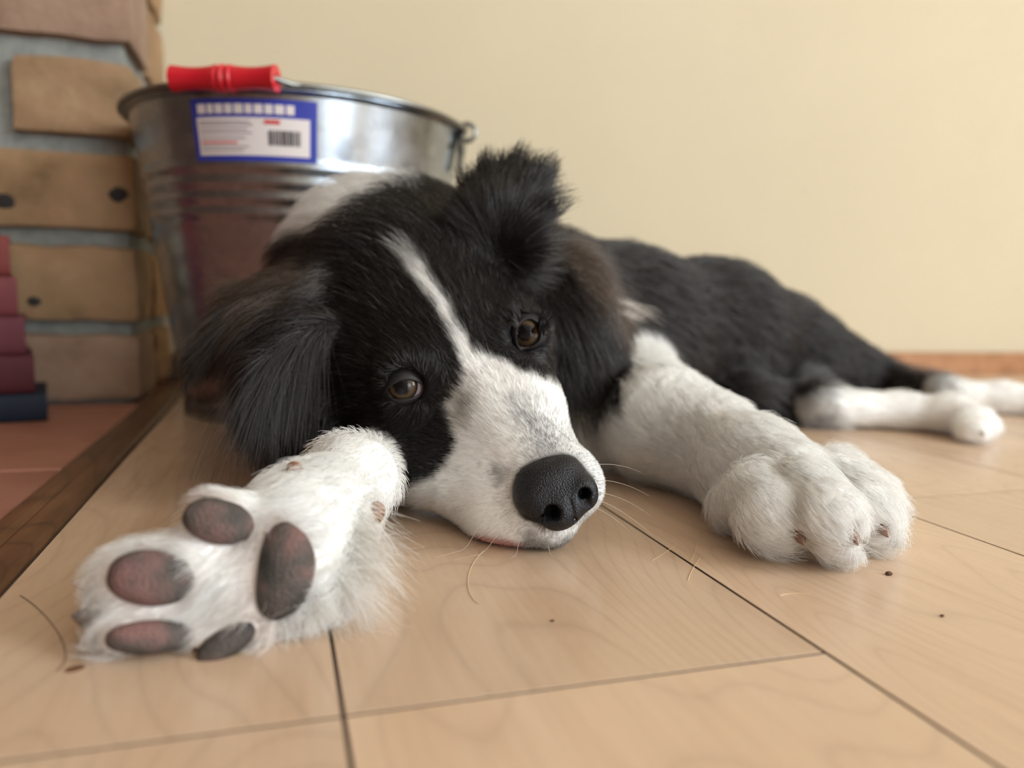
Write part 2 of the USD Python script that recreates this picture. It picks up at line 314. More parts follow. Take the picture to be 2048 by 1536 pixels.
gm.apply_transform(trimesh.geometry.align_vectors([0, 0, 1], vx)); gm.apply_translation(ux * (R2 + 0.002) + np.array([0, 0, gz]))
obj('grip', gm, M_grip, bk, smooth=40)
# paper label: blue border, white panel, print
M_blue = plain('label_blue', lin(44, 58, 160), 0.45); M_paper = plain('label_white', lin(226, 218, 216), 0.55); M_ink = plain('label_ink', lin(58, 56, 66), 0.6); M_redink = plain('label_red', lin(206, 70, 70), 0.6); M_grey = plain('label_grey', lin(150, 140, 150), 0.6)
lab0, lab1 = front - math.radians(34.5), front + math.radians(4.0)
zb, zt = BH - 0.0510, BH - 0.0075
def patch(u0, u1, v0, v1, lift, th=0.0003, n=24):
    a = lab0 + (lab1 - lab0) * np.linspace(u0, u1, n); z = zb + (zt - zb) * np.linspace(v0, v1, 3)
    vs, fs = [], []
    for s in (lift, lift + th):
        for zz in z:
            r = brad(zz) + s
            vs.append(np.stack([r * np.cos(a), r * np.sin(a), np.full(n, zz)], 1))
    vs = np.vstack(vs); idx = np.arange(6 * n).reshape(2, 3, n)
    def quad(a_, b_, c_, d_): fs.extend([[a_, b_, c_], [a_, c_, d_]])
    for i in range(2):
        for j in range(n - 1):
            o = idx[1]; quad(o[i, j], o[i, j + 1], o[i + 1, j + 1], o[i + 1, j])
            o = idx[0]; quad(o[i, j], o[i + 1, j], o[i + 1, j + 1], o[i, j + 1])
    for j in range(n - 1):
        quad(idx[0, 0, j], idx[0, 0, j + 1], idx[1, 0, j + 1], idx[1, 0, j]); quad(idx[1, 2, j], idx[1, 2, j + 1], idx[0, 2, j + 1], idx[0, 2, j])
    for i in range(2):
        quad(idx[1, i, 0], idx[1, i + 1, 0], idx[0, i + 1, 0], idx[0, i, 0]); quad(idx[0, i, -1], idx[0, i + 1, -1], idx[1, i + 1, -1], idx[1, i, -1])
    return trimesh.Trimesh(vs, np.array(fs), process=False)
lb = obj('label', patch(0, 1, 0, 1, 0.0004), M_blue, bk, smooth=30, label='blue bordered paper label with white panel')
obj('panel', patch(0.045, 0.945, 0.09, 0.70, 0.0008), M_paper, lb, smooth=30)
P = []
x = 0.06
for wd in (0.07, 0.05, 0.065, 0.06, 0.07, 0.055, 0.065, 0.06, 0.07, 0.06):
    P.append(patch(x, x + wd, 0.76, 0.91, 0.0008, n=4)); x += wd + 0.016
obj('title', trimesh.util.concatenate(P), M_paper, lb, label='white lettering on the blue band')
P = [patch(0.07, 0.07 + w, v, v + 0.018, 0.0012, n=8) for v, w in ((0.62, 0.42), (0.57, 0.44), (0.50, 0.40), (0.44, 0.43), (0.36, 0.38), (0.22, 0.40), (0.16, 0.36))]
obj('small_print', trimesh.util.concatenate(P), M_grey, lb)
obj('red_print', patch(0.07, 0.38, 0.28, 0.31, 0.0012, n=8), M_redink, lb)
obj('red_print', patch(0.60, 0.72, 0.60, 0.665, 0.0012, n=6), M_redink, lb)
P = []; x = 0.63
while x < 0.88:
    wd = rng.choice([0.005, 0.009, 0.014]); P.append(patch(x, x + wd, 0.26, 0.50, 0.0012, n=3)); x += wd + rng.choice([0.006, 0.01])
obj('barcode', trimesh.util.concatenate(P), M_ink, lb)

# ------------------------------------------------------------------ small things on the floor
M_crumb = plain('crumb_brown', lin(84, 52, 34), 0.8)
M_hairw = plain('loose_hair_pale', lin(226, 200, 160), 0.4); M_haird = plain('loose_hair_dark', lin(70, 50, 40), 0.4)
for lab, (x, y), rr in (('brown crumb on the plank floor in front of the left paw', (1777, 1150), .0011), ('tiny dark speck on the plank floor below the muzzle', (1105, 1243), .0005), ('tiny dark speck on the plank floor at the right edge', (1884, 1233), .0006)):
    p = on(x, y); m = trimesh.creation.icosphere(2, 1.0); m.vertices = m.vertices * np.array([1.5, 1.0, .7]) * rr * (1 + .5 * (meshkit.noise(m.vertices * 2.1 + x) - .5))[:, None] + [0, 0, rr * .6]
    t = thing('crumb', lab, 'crumb', None, None, (p[0], p[1], 0)); obj('grain', m, M_crumb, t, smooth=True)
def loose(lab, px, m, wid=.00012):
    P_ = np.array([on(x, y, .0004) for x, y in px]); u = np.linspace(0, 1, len(P_)); k = min(3, len(P_) - 1)
    c = np.stack([np.polyval(np.polyfit(u, P_[:, i], k), np.linspace(0, 1, 24)) for i in range(3)], 1); c[:, 2] = wid + .0001
    t = thing('loose_hair', lab, 'hair', None, None, (0, 0, 0)); obj('strand', tube(c, wid, 6), m, t, smooth=True)
loose('curved pale dog hair on the floor below the muzzle', [(968, 1100), (940, 1140), (938, 1180), (958, 1206)], M_hairw)
loose('pale dog hair lying level on the floor below the left paw', [(1560, 1190), (1585, 1186), (1620, 1187)], M_hairw)
loose('long dark curved hair on the floor at the left edge', [(40, 1190), (90, 1230), (128, 1290), (112, 1340)], M_haird)
loose('short pale hair crossing the plank joint under the chin', [(1305, 1120), (1330, 1104), (1352, 1090)], M_hairw)
loose('short pale hair on the floor between chin and left paw', [(1382, 1120), (1392, 1095), (1402, 1060)], M_hairw)
loose('short pale hair on the floor below the chin', [(1376, 1160), (1385, 1138), (1400, 1115)], M_hairw)
M_knot = plain('wood_knot', lin(104, 66, 42), 0.45)
k = on(150, 1338); m = trimesh.creation.cylinder(1.0, 0.0003, sections=24); m.vertices = m.vertices * [.0026, .0017, 1] @ trimesh.transformations.rotation_matrix(.4, [0, 0, 1])[:3, :3].T + [k[0], k[1], .0001]
obj('knot', m, M_knot, fl, label='dark brown knot in the plank')

# ================================================================== the dog
# ---- signed distance field of the body on one grid, smooth unions of tapered bones, ellipsoids and thick sheets
GH = 0.0022
G0 = np.array([-0.115, 0.205, -0.004]); G1 = np.array([0.84, 1.0, 0.225])
GN = np.ceil((G1 - G0) / GH).astype(int)
D = np.full(GN, 0.05, np.float32)
PR = []                                         # every primitive: (distance function, zone)
def sub(lo, hi, pad):
    a = np.clip(np.floor((np.asarray(lo) - pad - G0) / GH).astype(int), 0, GN); b = np.clip(np.ceil((np.asarray(hi) + pad - G0) / GH).astype(int) + 1, 0, GN)
    ax = [G0[k] + GH * np.arange(a[k], b[k]) for k in range(3)]
    return tuple(slice(a[k], b[k]) for k in range(3)), ax
def grid(ax):
    return np.stack(np.meshgrid(*ax, indexing='ij'), -1).astype(np.float32)
def smin(a, b, k):
    h = np.maximum(k - np.abs(a - b), 0) / k
    return np.minimum(a, b) - h * h * k * 0.25
def smax(a, b, k): return -smin(-a, -b, k)
def f_cone(p0, r0, p1, r1):
    p0, p1 = np.asarray(p0, np.float32), np.asarray(p1, np.float32); d = p1 - p0; dd = float(d @ d)
    def fn(p):
        t = np.clip(((p - p0) @ d) / dd, 0, 1)
        return np.linalg.norm(p - p0 - t[..., None] * d, axis=-1) - (r0 + (r1 - r0) * t)
    r = max(r0, r1)
    return fn, np.minimum(p0, p1) - r, np.maximum(p0, p1) + r
def f_ell(c, axes, rad):
    c = np.asarray(c, np.float32); A = np.asarray(axes, np.float32); A = A / np.linalg.norm(A, axis=1, keepdims=True); rad = np.asarray(rad, np.float32)
    def fn(p):
        q = (p - c) @ A.T
        k0 = np.linalg.norm(q / rad, axis=-1); k1 = np.linalg.norm(q / rad ** 2, axis=-1)
        return np.where(k1 > 1e-6, k0 * (k0 - 1) / np.maximum(k1, 1e-6), -rad.min())
    e = np.sqrt(((A * rad[:, None]) ** 2).sum(0))
    return fn, c - e, c + e
def f_tri(a, b, c, th):
    a, b, c = (np.asarray(x, np.float32) for x in (a, b, c)); n = np.cross(b - a, c - a); n = n / np.linalg.norm(n)
    def seg(p, u, v):
        d = v - u; t = np.clip(((p - u) @ d) / float(d @ d), 0, 1)
        return np.linalg.norm(p - u - t[..., None] * d, axis=-1)
    def fn(p):
        ins = np.ones(p.shape[:-1], bool)
        for u, v in ((a, b), (b, c), (c, a)):
            ins &= ((p - u) @ np.cross(n, v - u)) >= 0
        d = np.minimum(np.minimum(seg(p, a, b), seg(p, b, c)), seg(p, c, a))
        return np.where(ins, np.abs((p - a) @ n), d) - th
    return fn, np.minimum(np.minimum(a, b), c) - th, np.maximum(np.maximum(a, b), c) + th
def add(prim, k, zone):
    fn, lo, hi = prim
    sl, ax = sub(lo, hi, k + 0.006)
    if min(len(x) for x in ax) == 0: return
    D[sl] = smin(D[sl], fn(grid(ax)), k)
    PR.append((fn, zone))
def cut(prim, k):
    fn, lo, hi = prim
    sl, ax = sub(lo, hi, k + 0.004)
    D[sl] = smax(D[sl], -fn(grid(ax)), k)

# ---- zones: fur length, lift, direction of growth
ZONES = ['head', 'muzzle', 'ear_r', 'ear_l', 'ruff', 'nape', 'torso', 'thigh', 'chest', 'foreleg', 'forepaw', 'leg2', 'paw2', 'hindleg', 'hindpaw', 'ruff_l']
ZI = {z: i for i, z in enumerate(ZONES)}

# ---- the head's own frame: origin between the eyes, r to the dog's left, f to the nose, u out of the forehead (centimetres)
HE = np.array([-0.0214, -0.0117, 0.375]); HF = np.array([0.473, 0.589, -0.654]); HR = np.array([0.874, -0.394, 0.278])
HF /= np.linalg.norm(HF); HR -= HF * (HF @ HR); HR /= np.linalg.norm(HR); HU = -np.cross(HR, HF)
wR, wF, wU = CR @ HR, CR @ HF, CR @ HU; wE = CR @ HE + EYE
HA = np.stack([wR, wF, wU])
def L(r, f, u): return wE + (r * wR + f * wF + u * wU) / 100
def hell(r, f, u, a, b, c, tilt=0.0):
    A = HA
    if tilt:
        t = math.radians(tilt); A = np.stack([wR, math.cos(t) * wF + math.sin(t) * wU, -math.sin(t) * wF + math.cos(t) * wU])
    return f_ell(L(r, f, u), A, np.array([a, b, c]) / 100)
def hcone(p, r0, q, r1): return f_cone(L(*p), r0 / 100, L(*q), r1 / 100)

# torso and neck first (large), then head, then limbs
T = [(at(785, 590, .545), .071), (at(1040, 650, .63), .070), (at(1230, 668, .70), .069), (at(1420, 672, .78), .066), (at(1540, 705, .85), .056), (at(1650, 735, .89), .043)]
for i, ((p, r), (q, s)) in enumerate(zip(T[:-1], T[1:])):
    add(f_cone(p, r, q, s), 0.04, 'nape' if i == 0 else 'torso')
add(f_cone(at(800, 600, .47), .052, T[0][0], .069), 0.03, 'nape')
add(f_cone(at(860, 640, .47), .055, T[1][0], .066), 0.03, 'ruff')
add(f_cone(at(1590, 735, .84), .046, at(1735, 765, .90), .024), 0.03, 'thigh')      # thigh
add(f_cone(at(1700, 745, .92), .032, at(1800, 768, .93), .016), 0.03, 'thigh')
add(f_cone(on(1480, 800, .022), .022, on(1660, 812, .014), .013), 0.02, 'thigh')   # flank and tail edge on the floor
# chest and the dark ruff either side of the face
add(f_ell(at(1175, 880, .520), np.eye(3), (.032, .034, .036)), 0.02, 'chest')
add(f_cone(at(1120, 640, .50), .030, at(1165, 760, .50), .024), 0.02, 'ruff_l')
add(f_cone(at(1120, 565, .51), .022, at(1150, 650, .53), .030), 0.02, 'ruff_l')
add(f_cone(at(590, 720, .43), .028, at(590, 840, .42), .022), 0.02, 'ruff')
add(f_cone(at(620, 665, .45), .032, at(760, 700, .45), .045), 0.03, 'ruff')
# head
add(hell(0, -5.6, -2.3, 4.7, 5.4, 4.1), 0.015, 'head')
add(hell(0, -2.6, -1.7, 3.7, 3.4, 2.7), 0.012, 'head')
for s in (1, -1):
    add(hell(s * 3.3 + 0.25, -2.8, -2.7, 1.8, 3.5, 2.3), 0.02, 'head')
    add(hell(s * 3.7, -6.0, -4.0, 2.2, 3.7, 3.0), 0.02, 'head')
    add(hell(s * 2.5, -1.5, -0.15, 1.3, 1.5, 0.8), 0.010, 'head')
add(hcone((0, -0.8, -2.6), 2.9, (0, 7.2, -2.0), 1.9), 0.015, 'muzzle')
add(f_cone(at(915, 950, .378), .020, at(1010, 1028, .353), .0150), 0.018, 'muzzle')
add(f_cone(at(1010, 1028, .353), .0150, at(1095, 1040, .340), .0120), 0.012, 'muzzle')
for s in (1, -1):
    add(hell(s * 1.45, 4.6, -3.0, 1.35, 3.5, 1.55), 0.010, 'muzzle')
    add(hell(s * 0.95, 7.3, -2.65, 1.15, 1.25, 1.1), 0.008, 'muzzle')
add(hcone((0, -3.0, -5.0), 2.3, (0, 6.4, -4.0), 1.15), 0.010, 'muzzle')
add(hcone((0, -4.5, -5.0), 3.2, (0.5, -9.0, -7.0), 4.2), 0.02, 'ruff')
add(hell(2.0, 1.6, -1.7, 1.6, 2.8, 1.8), 0.012, 'muzzle')
add(hell(3.0, -8.2, -0.6, 2.0, 2.0, 1.6), 0.012, 'head')
add(f_cone(at(790, 890, .405), .018, at(850, 950, .388), .015), 0.012, 'head')
add(hell(1.15, 7.6, -1.9, 1.3, 1.7, 1.4), 0.008, 'muzzle')
add(hell(0, 8.1, -1.25, 1.25, 0.75, 1.1), 0.006, 'muzzle')
# the dog's right ear (left in the photo): flops out and back
ea, eb, ec, ed, ee = at(645, 550, .420), at(605, 665, .404), at(385, 730, .475), at(470, 590, .45), at(455, 700, .44)
for t in ((ea, eb, ed), (eb, ed, ee), (ed, ee, ec)):
    add(f_tri(*t, .0035), 0.010, 'ear_r')
ef, eg, eh = at(645, 660, .402), at(525, 730, .392), at(545, 860, .395)
for t in ((eb, ef, eg), (ef, eg, eh)):
    add(f_tri(*t, .003), 0.012, 'ear_r')
# the dog's left ear: half pricked, the tip folded over
eo = at(1005, 425, .432)
ering = [at(918, 440, .434), at(938, 375, .448), at(975, 338, .455), at(1035, 328, .458), at(1085, 346, .446), at(1094, 420, .430), at(1062, 490, .424)]
for p_, q_ in zip(ering[:-1], ering[1:]):
    add(f_tri(eo, p_, q_, .0035), 0.008, 'ear_l')
add(f_cone(at(935, 450, .440), .012, at(1050, 505, .434), .012), 0.012, 'ear_l')
# left foreleg (right in the photo), stretched to the camera
A = [(at(1262, 768, .62), .038), (on(1325, 850, .035), .031), (on(1420, 890, .029), .025), (on(1500, 935, .026), .0225), (on(1575, 975, .024), .0225)]
for i, ((p, r), (q, s)) in enumerate(zip(A[:-1], A[1:])):
    add(f_cone(p, r, q, s), 0.018, 'foreleg' if i < 3 else 'forepaw')
for ch in ([(1515, 988, .0235, .0155), (1540, 1030, .0190, .0140), (1562, 1064, .0115, .0102)],
           [(1605, 985, .0265, .0160), (1652, 1035, .0212, .0146), (1676, 1078, .0115, .0102)],
           [(1662, 968, .0265, .0150), (1724, 1016, .0210, .0134), (1752, 1056, .0115, .0100)],
           [(1675, 948, .0240, .0140), (1742, 988, .0195, .0112), (1770, 1015, .0120, .0092)]):
    pts = [(on(x, y, h), r) for x, y, h, r in ch]
    for (p, r), (q, s) in zip(pts[:-1], pts[1:]):
        add(f_cone(p, r, q, s), 0.0030, 'forepaw')
add(f_cone(on(1500, 960, .020), .0150, on(1472, 1010, .014), .0125), 0.006, 'forepaw')
for g_ in ([(1570, 985, .040), (1598, 1040, .030), (1616, 1090, .012)], [(1665, 985, .042), (1700, 1030, .032), (1718, 1080, .012)]):
    for a_, b_ in zip(g_[:-1], g_[1:]): cut(f_cone(on(*a_), .0018, on(*b_), .0027), .005)
# right foreleg (left in the photo): the forearm lies under the cheek, the sole is turned to the camera
B = [(at(900, 860, .50), .020), (on(748, 925, .018), .0155), (at(708, 955, .320), .0140)]
for (p, r), (q, s) in zip(B[:-1], B[1:]):
    add(f_cone(p, r, q, s), 0.012, 'leg2')
add(f_cone(at(680, 932, .325), .0105, at(728, 955, .322), .0110), 0.01, 'leg2')
add(f_cone(at(708, 955, .320), .0140, at(640, 1030, .289), .0180), 0.010, 'leg2')
add(f_cone(at(640, 1030, .289), .0180, at(570, 1130, .262), .0185), 0.010, 'paw2')
add(f_cone(at(600, 1060, .275), .0185, at(610, 1170, .262), .0150), 0.010, 'paw2')
for ch in ([(570, 1060, .272, .0130), (500, 1060, .262, .0110), (432, 1050, .2525, .0100)],
           [(540, 1120, .262, .0160), (400, 1136, .250, .0135), (272, 1164, .2435, .0120)],
           [(540, 1160, .258, .0160), (420, 1225, .248, .0125), (265, 1266, .2370, .0100)],
           [(560, 1190, .258, .0150), (500, 1230, .250, .0125), (425, 1285, .2395, .0075)]):
    pts = [(at(x, y, z), r) for x, y, z, r in ch]
    for (p, r), (q, s) in zip(pts[:-1], pts[1:]):
        add(f_cone(p, r, q, s), 0.0030, 'paw2')
# hind legs
Hn = [(at(1600, 775, .80), .024), (on(1640, 810, .020), .0175), (on(1800, 822, .0165), .0145), (on(1900, 830, .0165), .0155), (on(1955, 842, .015), .0135)]
for i, ((p, r), (q, s)) in enumerate(zip(Hn[:-1], Hn[1:])):
    add(f_cone(p, r, q, s), 0.015, 'thigh' if i == 0 else 'hindleg' if i < 3 else 'hindpaw')
for dx, dy in ((-18, 14), (4, 16), (22, 6)):
    add(f_cone(on(1930, 838, .015), .012, on(1955 + dx, 848 + dy, .010), .0095), 0.005, 'hindpaw')
H2 = [(at(1760, 765, .90), .022), (on(1880, 788, .018), .0165), (on(2000, 796, .016), .0150), (on(2075, 803, .015), .0160)]
for i, ((p, r), (q, s)) in enumerate(zip(H2[:-1], H2[1:])):
    add(f_cone(p, r, q, s), 0.015, 'thigh' if i == 0 else 'hindleg')

# ---- eyes: sockets
EYES = [dict(c=at(811, 772, .3785), r=.0112, iris=(804, 772), out=[(771, 790), (780, 775), (797, 764), (815, 760), (832, 763), (845, 770), (853, 777), (842, 786), (826, 794), (808, 798), (790, 797)]),
        dict(c=at(1053, 667, .3935), r=.0112, iris=(1050, 665), out=[(1035, 683), (1036, 660), (1043, 646), (1055, 639), (1067, 641), (1077, 651), (1081, 666), (1077, 681), (1066, 691), (1053, 697), (1043, 698)])]
for e in EYES:
    e['gaze'] = (EYE - e['c']) / np.linalg.norm(EYE - e['c'])
    d = at(*e['iris'], 1.0) - EYE; d /= np.linalg.norm(d); oc = EYE - e['c']; b = d @ oc
    e['ipos'] = EYE + d * (-b - math.sqrt(b * b - oc @ oc + e['r'] ** 2)); e['look'] = (e['ipos'] - e['c']) / e['r']
    o = np.array(e['out'], float)
    add(f_ell(e['c'], np.eye(3), (.0128, .0128, .0128)), 0.008, 'head')
for e in EYES:
    cut(f_cone(e['c'] + e['gaze'] * .004, .0085, e['c'] + e['gaze'] * .03, .0100), 0.002)
# ---- everything rests on the floor
zc = G0[2] + GH * np.arange(GN[2])
D = smax(D, (0.0006 - zc)[None, None, :].astype(np.float32), 0.003)

def surface_nets(D, g0, h):
    S = D < 0
    c = S[:-1, :-1, :-1].astype(np.uint8)
    off = [(i, j, k) for i in (0, 1) for j in (0, 1) for k in (0, 1)]
    n = [s - 1 for s in D.shape]
    c = sum(S[i:i + n[0], j:j + n[1], k:k + n[2]].astype(np.uint8) for i, j, k in off)
    act = (c > 0) & (c < 8)
    ids = np.argwhere(act); vid = np.full(act.shape, -1, np.int32); vid[act] = np.arange(len(ids))
    vals = np.stack([D[ids[:, 0] + i, ids[:, 1] + j, ids[:, 2] + k] for i, j, k in off], 1)
    acc = np.zeros((len(ids), 3)); cnt = np.zeros(len(ids))
    for a in range(8):
        for b in range(a + 1, 8):
            oa, ob = np.array(off[a]), np.array(off[b])
            if np.abs(oa - ob).sum() != 1: continue
            va, vb = vals[:, a], vals[:, b]; m = (va < 0) != (vb < 0)
            t = np.where(m, va / np.where(m, va - vb, 1), 0)
            acc += np.where(m[:, None], oa + t[:, None] * (ob - oa), 0); cnt += m
    v = (ids + acc / cnt[:, None]) * h + g0
    F = []
    for ax in range(3):
        u, w = (ax + 1) % 3, (ax + 2) % 3
        s0 = [slice(1, -1)] * 3; s0[ax] = slice(0, -1); s1 = list(s0); s1[ax] = slice(1, None)
        A_, B_ = S[tuple(s0)], S[tuple(s1)]
        for flip, m in ((False, A_ & ~B_), (True, ~A_ & B_)):
            e = np.argwhere(m); e = e + np.array([0 if k == ax else 1 for k in range(3)])
            du, dw = np.eye(3, dtype=int)[u], np.eye(3, dtype=int)[w]
            q = np.stack([vid[tuple((e - du - dw).T)], vid[tuple((e - dw).T)], vid[tuple(e.T)], vid[tuple((e - du).T)]], 1)
            F.append(q[:, ::-1] if flip else q)
    q = np.vstack(F)
    return v, np.vstack([q[:, [0, 1, 2]], q[:, [0, 2, 3]]])
def clean(v, f, keep=True):
    m = trimesh.Trimesh(v, f, process=False)
    if keep:
        lab = trimesh.graph.connected_component_labels(m.face_adjacency, node_count=len(f))
        big = np.bincount(lab).argmax(); m = trimesh.Trimesh(v, f[lab == big], process=False); m.remove_unreferenced_vertices()
    return m
bm = clean(*surface_nets(D, G0, GH))
if bm.volume < 0: bm.invert()
trimesh.smoothing.filter_taubin(bm, iterations=6)
BV, BF = np.array(bm.vertices), np.array(bm.faces)
def grad_at(p):
    q = ((p - G0) / GH).T; g = []
    for k in range(3):
        o = np.zeros((3, 1)); o[k] = 1
        g.append(ndimage.map_coordinates(D, q + o, order=1, mode='nearest') - ndimage.map_coordinates(D, q - o, order=1, mode='nearest'))
    g = np.stack(g, 1); return g / np.maximum(np.linalg.norm(g, axis=1, keepdims=True), 1e-9)
BN = np.array(bm.vertex_normals)
# zone weights at the vertices
zd = np.full((len(BV), len(ZONES)), 9.0)
bvf = BV.astype(np.float32)
for fn, z in PR:
    zd[:, ZI[z]] = np.minimum(zd[:, ZI[z]], fn(bvf))
zw = np.exp(-np.maximum(zd - zd.min(1, keepdims=True), 0) / 0.004); zw /= zw.sum(1, keepdims=True)

# ---- the coat's colours: a chart of the markings, with a painted sheen on the neck
WHITE = np.array([0.975, 0.962, 0.94]); BLACK = np.array([0.0165, 0.0140, 0.0145]); GREY = np.array([0.21, 0.20, 0.20]); TAN = np.array([0.115, 0.085, 0.066]); PINK = np.array([0.60, 0.30, 0.27])
def poly_sd(p, poly):                           # signed distance to a closed outline, negative inside
    q = np.asarray(poly, float); a, b = q, np.roll(q, -1, 0)
    best = np.full(len(p), 1e9); ins = np.zeros(len(p), bool)
    for u, v in zip(a, b):
        d = v - u; w = p - u; t = np.clip((w @ d) / max(d @ d, 1e-9), 0, 1)
        best = np.minimum(best, np.hypot(*(w - t[:, None] * d).T))
        c = (u[1] > p[:, 1]) != (v[1] > p[:, 1])
        ins ^= c & (p[:, 0] < (v[0] - u[0]) * (p[:, 1] - u[1]) / (v[1] - u[1] + 1e-12) + u[0])
    return np.where(ins, -best, best)
def soft(sd, w): return np.clip(0.5 - sd / w, 0, 1)
BLAZE = [(745, 455), (764, 480), (797, 512), (827, 553), (852, 582), (871, 604), (889, 640), (905, 675), (921, 715), (932, 745), (922, 768), (905, 790), (892, 812), (903, 842), (914, 885), (897, 930), (868, 952), (830, 970), (800, 990), (800, 1150), (1300, 1150), (1300, 905), (1185, 850), (1160, 800), (1142, 790), (1100, 764), (1066, 750), (1035, 741), (1008, 722), (985, 720), (952, 706), (930, 675), (912, 640), (895, 604), (880, 582), (863, 553), (845, 522), (828, 488), (800, 450)]
GREYNOSE = [(1030, 810), (1075, 825), (1135, 880), (1190, 915), (1200, 1010), (1170, 1050), (1110, 1080), (1050, 1050), (1015, 990), (1045, 920), (1050, 870)]
CHEEKMIX = [(895, 775), (935, 760), (950, 800), (935, 840), (910, 845)]
SMUDGE = [(985, 925), (1012, 935), (1016, 962), (995, 972), (984, 955)]
LIPDARK = [(1060, 1060), (1110, 1085), (1170, 1060), (1215, 1025), (1222, 1045), (1160, 1092), (1080, 1104), (1030, 1100)]
PINKLIP = [(925, 1076), (960, 1070), (1010, 1078), (1046, 1088), (1050, 1104), (1000, 1108), (940, 1096)]
RUFFTAN = [(1100, 455), (1150, 478), (1205, 540), (1250, 620), (1235, 680), (1190, 640), (1140, 560), (1105, 520)]  # outline of the window-lit part of the dark neck fur
RUFFBLACK = [(1110, 520), (1150, 560), (1215, 640), (1262, 740), (1240, 820), (1190, 825), (1140, 800), (1120, 700)]
FLANK = [(1500, 715), (1560, 708), (1625, 745), (1640, 785), (1540, 775)]
CROWN = [(300, 560), (480, 530), (573, 476), (690, 456), (728, 428), (790, 390), (886, 370), (960, 360), (1150, 470), (1150, 1150), (300, 1150)]
HINDBLACK = [(1440, 560), (1860, 560), (1860, 742), (1720, 757), (1650, 770), (1600, 795), (1440, 800)]
LEFTTAN = [(420, 560), (500, 500), (600, 490), (650, 560), (560, 610), (480, 640), (410, 660)]
white_zone = {z: 0.0 for z in ZONES}
for z in ('nape', 'chest', 'foreleg', 'forepaw', 'leg2', 'paw2', 'hindleg', 'hindpaw'): white_zone[z] = 1.0
white_vec = np.array([white_zone[z] for z in ZONES])
PADS = []
def coat(p, w, fuzz=1.0):
    uv = face_map(p); n1 = meshkit.noise(p * 420, 3) - 0.5; n2 = meshkit.noise(p * 90, 8) - 0.5
    j = (n1 * 14 + n2 * 8) * fuzz
    facew = w[:, [ZI['head'], ZI['muzzle'], ZI['ear_r'], ZI['ear_l'], ZI['ruff'], ZI['ruff_l']]].sum(1)
    hm = np.clip((w[:, ZI['head']] + w[:, ZI['muzzle']]) * 2 - 0.5, 0, 1)
    base = np.clip(((w @ white_vec) - 0.5) * 3 + 0.5 + n2 * 0.5, 0, 1)
    base *= np.where(w[:, ZI['nape']] > 0.3, 1 - soft(poly_sd(uv, CROWN) + j * 1.6, 20), 1)
    base *= np.where(w[:, [ZI['thigh'], ZI['hindleg']]].sum(1) > .3, 1 - soft(poly_sd(uv, HINDBLACK) + j, 16), 1)
    face = soft(poly_sd(uv, BLAZE) + j * np.clip((uv[:, 1] - 440) / 120, 0.5, 1), 14)
    top = np.clip((uv[:, 1] - 440) / 130, 0.12, 1)          # the blaze thins out towards the crown
    face = face * np.where(uv[:, 1] < 600, top, 1)
    wht = np.where(hm > 0.5, face, base * (facew < 0.6))
    wht = np.maximum(wht, np.where(w[:, ZI['ruff']] > 0.4, soft(poly_sd(uv, BLAZE) + j, 14) * (uv[:, 1] > 900), 0))
    wht = np.maximum(wht, np.where(w[:, ZI['ruff_l']] > 0.4, np.clip((uv[:, 1] - 800 + j * 2) / 30, 0, 1), 0))
    c = BLACK + (WHITE - BLACK) * wht[:, None]
    def blend(c, m, col): return c + (col - c) * m[:, None]
    c = blend(c, soft(poly_sd(uv, GREYNOSE) + j * 2.2, 70) * 0.78 * hm, GREY)
    c = blend(c, soft(poly_sd(uv, SMUDGE) + j, 22) * 0.55 * hm, GREY)
    c = blend(c, soft(poly_sd(uv, LIPDARK) + j, 16) * 0.7 * hm, GREY * 0.7)
    c = blend(c, soft(poly_sd(uv, PINKLIP), 10) * hm, PINK)
    c = blend(c, hm * np.clip(1 - np.maximum(nose_fn(p.astype(np.float32)), 0) / 0.0012, 0, 1), np.array([.012, .012, .013]))
    c = blend(c, soft(poly_sd(uv, CHEEKMIX) + j * 2.5, 50) * 0.5 * hm, TAN)
    rl = np.clip(w[:, ZI['ruff_l']] * 2 + (w[:, ZI['torso']]) - 0.3, 0, 1)
    c = blend(c, soft(poly_sd(uv, RUFFTAN) + j * 3, 50) * 0.8 * rl, TAN * 2.0)  # window light on the dark ruff, painted in as a paler brown
    c = blend(c, soft(poly_sd(uv, RUFFBLACK) + j * 3, 36) * np.clip((w[:, ZI['chest']] + w[:, ZI['ruff_l']] + w[:, ZI['foreleg']] * (uv[:, 0] < 1240)) * 3, 0, 1), BLACK)
    c = blend(c, soft(poly_sd(uv, FLANK) + j, 60) * 0.35 * (w[:, ZI['thigh']] + w[:, ZI['torso']]), GREY)
    for q_, n_, a_, b_, W_, H_ in PADS[:5]:
        dd = p - q_; rr_ = np.sqrt(((dd @ a_) / W_) ** 2 + ((dd @ b_) / H_) ** 2)
        c = blend(c, np.clip((1.45 - rr_) / 0.5, 0, 1) * 0.55 * w[:, ZI['paw2']] * (0.5 + n2), np.array([.62, .43, .36]))
    c = blend(c, soft(poly_sd(uv, LEFTTAN) + j * 3, 60) * 0.8 * (w[:, ZI['ruff']] + w[:, ZI['ear_r']]), TAN * 1.3)
    return c

